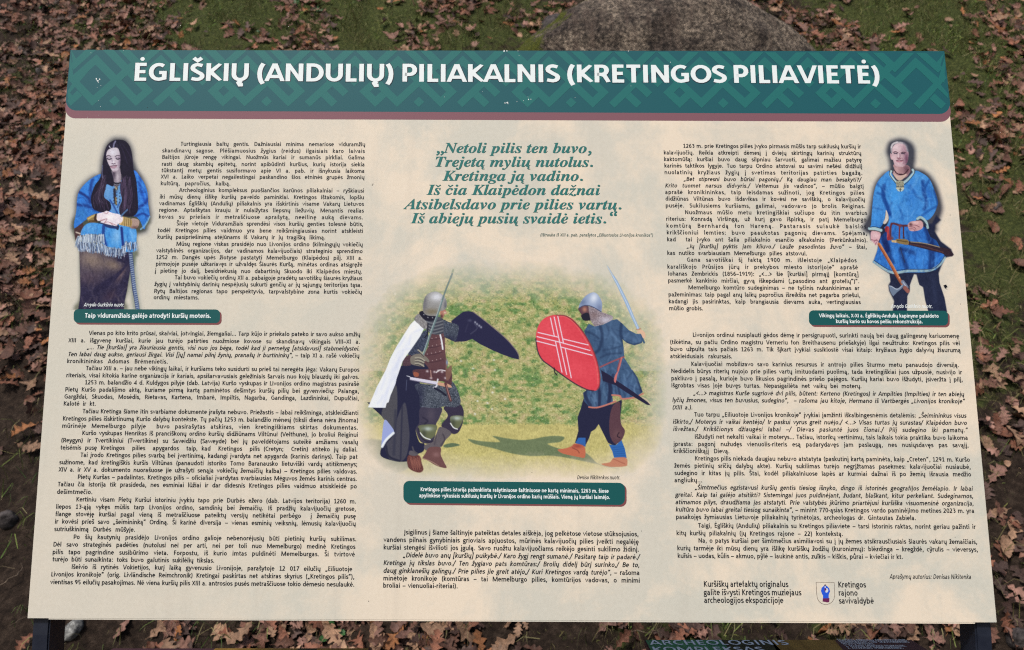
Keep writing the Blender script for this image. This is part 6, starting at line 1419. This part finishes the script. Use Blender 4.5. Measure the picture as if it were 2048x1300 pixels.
_same = {}
for ob in [o for o in COL.objects if o.name.startswith("fallen_leaf")]: _same.setdefault(ob["label"], []).append(ob)
for lb, obs in _same.items():      # look-alikes side by side are told apart by height in the view
    if len(obs) > 1:
        obs.sort(key=lambda o: -o.matrix_world.translation.z)
        for k_, ob in enumerate(obs): ob["label"] = (["upper", "lower"] if len(obs) == 2 else ["upper", "middle", "lower"] if len(obs) == 3 else ["topmost", "second highest", "third highest", "lowest"])[min(k_, len(obs) - 1, 3)] + " " + lb
for ob in [o for o in COL.objects if o.name.startswith("fallen_leaf")]:
    for a_, b_ in (("near frame edge,", "outer,"), ("pointing ", "tip "), (" in the ", " in "), ("the left column's", "left column's"), ("the board beside the", "board beside")):
        if len(ob["label"].replace("'", " ").split()) > 16: ob["label"] = ob["label"].replace(a_, b_)
    for w_ in ("oak", "the", "large", "medium", "the", "the", "brown", "near"):
        if len(ob["label"].replace("'", " ").split()) > 16:
            q_ = ob["label"].split()
            if w_ in q_: q_.remove(w_)
            ob["label"] = " ".join(q_)
    ob["label"] = ob["label"].replace("board's", "board").replace("frame edge", "edge")

# ------------------------------------------------------------------ grass and moss
def blades(name, n, dens, hl, wd, cols, seed, label, lean=.6, ymax=4.9, thin=1.):
    r = np.random.default_rng(seed)
    x = r.uniform(-3.1, 3.1, n); y = r.uniform(1.55, ymax, n); P = np.stack([x, y, gz(x, y)], -1)
    g_, l_ = fields(P); tuft = np.array([mnoise.noise((a * 7, b * 7, 9.1 + seed)) for a, b in zip(x, y)])
    k = r.uniform(0, 1, n) < np.clip(dens(g_, l_) * (.85 + 2.3 * tuft), 0, 1)
    P = P[k]; tuft = tuft[k]; m = len(P)
    nm = frame_of(P[:, 0], P[:, 1])
    down = np.array([0, -1, -SL]); down = down / np.linalg.norm(down)
    dirv = nm * .6 + np.array([0, 0, .5]) + r.normal(0, .45, (m, 3)); dirv /= np.linalg.norm(dirv, axis=1)[:, None]
    L = r.uniform(*hl, m) * (1 + .6 * np.clip(tuft, -.5, 1)); w = r.uniform(*wd, m)
    side = np.cross(dirv, r.normal(0, 1, (m, 3))); side /= np.linalg.norm(side, axis=1)[:, None]
    droop = (down * lean + r.normal(0, .25, (m, 3)))
    P1 = P + dirv * (L * .5)[:, None]; P2 = P1 + (dirv * .6 + droop * .7) * (L * .32)[:, None]; P3 = P2 + (dirv * .15 + droop) * (L * .3)[:, None]
    s1 = side * w[:, None] / 2
    V = np.stack([P - s1, P + s1, P1 - s1 * .9, P1 + s1 * .9, P2 - s1 * .6, P2 + s1 * .6, P3], 1).reshape(-1, 3)
    b = np.arange(m)[:, None] * 7
    T = np.concatenate([b + np.array(q) for q in ([0, 1, 3], [0, 3, 2], [2, 3, 5], [2, 5, 4], [4, 5, 6])], 0)
    me = mesh_np(name, V, T)
    pn = np.array([mnoise.noise((a * 4.5, b * 4.5, 5.7)) + .6 * mnoise.noise((a * 13, b * 13, 2.2)) for a, b in P[:, :2]])
    cc = np.array(cols)[r.integers(0, len(cols), m)] * r.uniform(.6, 1.35, (m, 1))
    mx = np.clip(.5 + pn * 1.1, 0, 1)[:, None]; cc = cc * (.45 + .95 * mx)          # fresh and tired patches
    br = np.clip(.36 - pn * 1.0 + r.normal(0, .2, m), 0, .85)[:, None]; cc = cc * (1 - br) + np.array([.19, .16, .07]) * br
    at = me.color_attributes.new("tone", 'FLOAT_COLOR', 'POINT'); at.data.foreach_set("color", np.repeat(np.c_[cc, np.ones(m)], 7, 0).astype(np.float32).ravel())
    ob = link(name, me, M_GRASS); tag(ob, label, "grass", kind="stuff"); return ob
t = NT("grass blades", .6, .25); at = t.n("ShaderNodeAttribute"); at.attribute_name = "tone"; t.base(at.outputs["Color"]); M_GRASS = t.m
blades("moss", 130000, lambda g_, l_: g_ * 1.0 - .06, (.010, .030), (.0016, .0032), [(.12, .20, .03), (.18, .25, .045), (.07, .12, .025), (.24, .25, .07)], 2, "short moss and new grass carpeting the bank", .2)
blades("grass", 85000, lambda g_, l_: .16 + g_ * .75, (.04, .13), (.0015, .0028), [(.085, .15, .035), (.14, .18, .045), (.24, .21, .10), (.05, .08, .025)], 3, "thin green and straw coloured grass on the bank", .9)
blades("dry_grass", 9000, lambda g_, l_: .26 + 0 * g_, (.04, .10), (.0010, .0018), [(.26, .20, .12), (.18, .15, .08), (.12, .10, .07)], 4, "dry straw coloured grass stems between the leaves", 1.0)

# ------------------------------------------------------------------ stones, twigs, boulder
def rock(name, centre, rad, seed, mat, sub=4, amp=.18, freq=1.6, flat=1.0):
    bm = bmesh.new(); bmesh.ops.create_icosphere(bm, subdivisions=sub, radius=1)
    for v in bm.verts:
        d = v.co.normalized(); k = 1 + amp * mnoise.noise(d * freq + Vector((seed, 0, 0))) + amp * .35 * mnoise.noise(d * freq * 3.1 + Vector((0, seed, 0))) + amp * .09 * mnoise.noise(d * freq * 13)
        v.co = Vector((d.x * rad[0], d.y * rad[1], d.z * rad[2])) * k
    for f in bm.faces: f.smooth = True
    me = bpy.data.meshes.new(name); bm.to_mesh(me); bm.free(); o = link(name, me, mat); o.location = centre; return o
t = NT("weathered granite", .85, .25); o = t.obj()
speckles = t.ramp(t.noise(o, 55, 8, .8), [(.40, (.035, .028, .024)), (.5, (.19, .15, .115)), (.59, (.58, .46, .35))])
bigs = t.ramp(t.noise(o, 4.5, 5, .65, .6), [(.42, (.32, .31, .33)), (.58, (1, 1, 1))])
c = t.mix(1., speckles, bigs, 'MULTIPLY')
wv = t.n("ShaderNodeMapping"); t.l(o, wv.inputs[0]); wv.inputs["Rotation"].default_value = (0, .9, 0); wv.inputs["Scale"].default_value = (26, 8, 3)
c = t.mix(t.ramp(t.noise(wv.outputs[0], 1, 4), [(.52, (0, 0, 0)), (.66, (.5, .5, .5))]), c, (.17, .12, .095))
c = t.mix(t.ramp(t.noise(o, 9, 2, .4), [(.70, (0, 0, 0)), (.715, (1, 1, 1))]), c, (.50, .55, .50))     # lichen spots
sepz = t.n("ShaderNodeSeparateXYZ"); t.l(o, sepz.inputs[0])
geo = t.n("ShaderNodeNewGeometry"); sn = t.n("ShaderNodeSeparateXYZ"); t.l(geo.outputs["Normal"], sn.inputs[0])
mossf = t.math('ADD', t.math('MAXIMUM', t.math('MULTIPLY', sn.outputs[0], -1.), t.math('ADD', t.math('MULTIPLY', sn.outputs[2], .95), t.math('MULTIPLY', sn.outputs[1], .55))), t.math('ADD', 0., t.math('MULTIPLY', t.math('SUBTRACT', t.noise(o, 11, 6, .7), .5), .8)))
c = t.mix(t.ramp(mossf, [(.50, (0, 0, 0)), (.60, (1, 1, 1))]), c, t.ramp(t.noise(o, 60, 4), [(.3, (.04, .055, .008)), (.7, (.16, .17, .02))]))
t.base(c); t.bump(t.noise(o, 70, 8, .8), 1.0, .03); M_GRANITE = t.m
bc = ghit(np.array([1345.]), np.array([118.]))[0]
r_ = ray(1290, -30); yb_ = float(bc[1]) + .20; zt_ = CAM_H + float(r_[2] / r_[1]) * yb_
boulder = rock("boulder", (float(bc[0]) + .0, yb_, zt_ - .56), (.90, .55, .52), 3.7, M_GRANITE, 6, .13, 1.3)
for v in boulder.data.vertices:      # a leaning, pointed crown
    f_ = max(0., v.co.z / .52); v.co.x = v.co.x * (1 - (.62 if v.co.x > 0 else .34) * f_ ** 1.3) - .12 * f_ ** 2
tag(boulder, "big grey granite boulder with moss on its rim rising behind the board's heading", "boulder")
t = NT("pale stone", .7, .3); o = t.obj(); t.base(t.ramp(t.noise(o, 40, 7, .75), [(.35, (.03, .03, .03)), (.5, (.16, .16, .155)), (.62, (.42, .42, .40))])); t.bump(t.noise(o, 60, 5), .6, .004); M_STONE = t.m
t = NT("grey stone", .8, .25); o = t.obj(); t.base(t.ramp(t.noise(o, 45, 7, .75), [(.38, (.012, .010, .010)), (.62, (.085, .072, .07))])); t.bump(t.noise(o, 60, 5), .8, .005); M_STONE2 = t.m
def stone(pxy, rad, seed, mat, label):
    c_ = ghit(np.array([float(pxy[0])]), np.array([float(pxy[1])]))[0]
    s_ = rock("stone", (float(c_[0]), float(c_[1]) - rad[0] * .2, float(c_[2]) + rad[2] * .3), rad, seed, mat, 3, .22, 1.6); s_.rotation_euler = (.8, seed, seed * .3); tag(s_, label, "stone"); return s_
stone((149, 1262), (.034, .022, .022), 2.2, M_STONE, "pale grey pitted stone in the soil just right of the left post")
stone((20, 1045), (.036, .028, .022), 4.1, M_STONE2, "purplish grey stone in bare soil left of the board's lower left part")
stone((2040, 1285), (.05, .035, .03), 6.6, M_STONE2, "rough grey stone in the bottom right corner")
stone((1990, 420), (.03, .02, .02), 7.1, M_STONE2, "small grey stone in the grass right of the board's upper half")
stone((80, 148), (.028, .02, .02), 8.4, M_STONE2, "small grey stone among leaves left of the heading")
# mossy clump hanging left of the boulder
mc = ghit(np.array([1125.]), np.array([60.]))[0]
hump = rock("mossy_stone", (float(mc[0]), float(mc[1]) + .05, float(mc[2]) - .02), (.16, .14, .13), 9.2, M_STONE2, 4, .2); tag(hump, "grey green mossy stone with drooping grass left of the boulder", "stone")

def twig(x0, y0, x1, y1, rad, mat, label, bow=.05, up=.02):
    A, B = ghit(np.array([float(x0)]), np.array([float(y0)]))[0], ghit(np.array([float(x1)]), np.array([float(y1)]))[0]
    n = 9; bm = bmesh.new(); rings = []
    d = Vector(B - A).normalized(); u = d.cross(Vector((0, -.6, .8))).normalized(); w_ = d.cross(u)
    for i in range(n):
        f = i / (n - 1); p = Vector(A + (B - A) * f) + u * bow * math.sin(f * 3.1) * .6 + Vector((0, -.6, .8)) * (up + .01 * math.sin(5 * f)) + u * .004 * math.sin(17 * f)
        rr_ = rad * (1 - .6 * f)
        rings.append([bm.verts.new(p + (u * math.cos(a) + w_ * math.sin(a)) * rr_) for a in np.linspace(0, 6.283, 6, False)])
    for a, b in zip(rings, rings[1:]):
        for i in range(6): bm.faces.new((a[i], a[(i + 1) % 6], b[(i + 1) % 6], b[i]))
    bm.faces.new(rings[0][::-1]); bm.faces.new(rings[-1])
    me = bpy.data.meshes.new("twig"); bm.to_mesh(me); bm.free(); o_ = link("twig", me, mat); tag(o_, label, "twig", "twigs on the bank")
t = NT("dead twig", .8, .2); t.base(t.ramp(t.noise(t.obj(), 50, 5), [(.3, (.05, .035, .025)), (.7, (.20, .15, .11))])); M_TWIG = t.m
twig(5, 1180, 45, 1130, .0022, M_TWIG, "thin pale twig on bare soil at the lower left of the frame")
twig(20, 1262, 44, 1215, .0014, M_TWIG, "fine bent stem on the soil left of the left post", .08)
twig(1905, 475, 1960, 462, .0020, M_TWIG, "thin pale twig lying level right of the board's upper half")
twig(1250, 1268, 1325, 1250, .0016, M_TWIG, "straight thin stalk just above the low green sign")
twig(905, 52, 960, 46, .0018, M_TWIG, "curved thin stem on the mossy bank above the middle of the heading", .06)
twig(1790, 1250, 1850, 1276, .0014, M_TWIG, "straw stalk above the maroon part of the low sign")
twig(330, 700 - 640, 420, 30, .0016, M_TWIG, "grey stem across the leaves above the left part of the heading")

# broad-leaved weeds
t = NT("weed leaf", .45, .4); t.base(t.ramp(t.noise(t.obj(), 30, 4), [(.3, (.02, .065, .018)), (.7, (.045, .12, .035))])); M_WEED = t.m
def weed(pxy, n, ln, seed, label):
    c_ = ghit(np.array([float(pxy[0])]), np.array([float(pxy[1])]))[0]; r = np.random.default_rng(seed)
    root = empty("weed", tuple(float(v) for v in c_)); tag(root, label, "weed")
    for i in range(n):
        V, F = oak_leaf(70 + i + seed, 4, True); V = (V + [0, .5, 0]) * [.7, 1, 1]
        a = i * 6.283 / n + r.uniform(-.3, .3); el = r.uniform(.2, .7); L = ln * r.uniform(.7, 1.1)
        R = Matrix.Rotation(a, 4, 'Z') @ Matrix.Rotation(el, 4, 'X')
        nn = Vector((0, -math.sin(math.radians(54)), math.cos(math.radians(54)))); Q = nn.to_track_quat('Z', 'Y').to_matrix().to_4x4()
        W_ = [(Q @ R @ Vector(p)) * L + Vector((0, 0, .01)) for p in V]
        me = mesh_np("leaf", np.array([list(q) for q in W_]), F, True); link("leaf", me, M_WEED, root)
weed((664, 1270), 3, .055, 1, "small bright green weed with two toothed leaves below the middle left of the board")
weed((95, 235), 5, .04, 2, "green weed among brown leaves left of the heading band")
weed((95, 18), 5, .05, 3, "dark green weed with broad leaves in the top left corner area")
weed((590, 14), 5, .045, 5, "green rosette weed above the left part of the heading")
weed((635, 25), 4, .04, 6, "second green rosette weed above the heading, right of the first")
weed((525, 70), 4, .035, 7, "small green weed between leaves just above the heading")
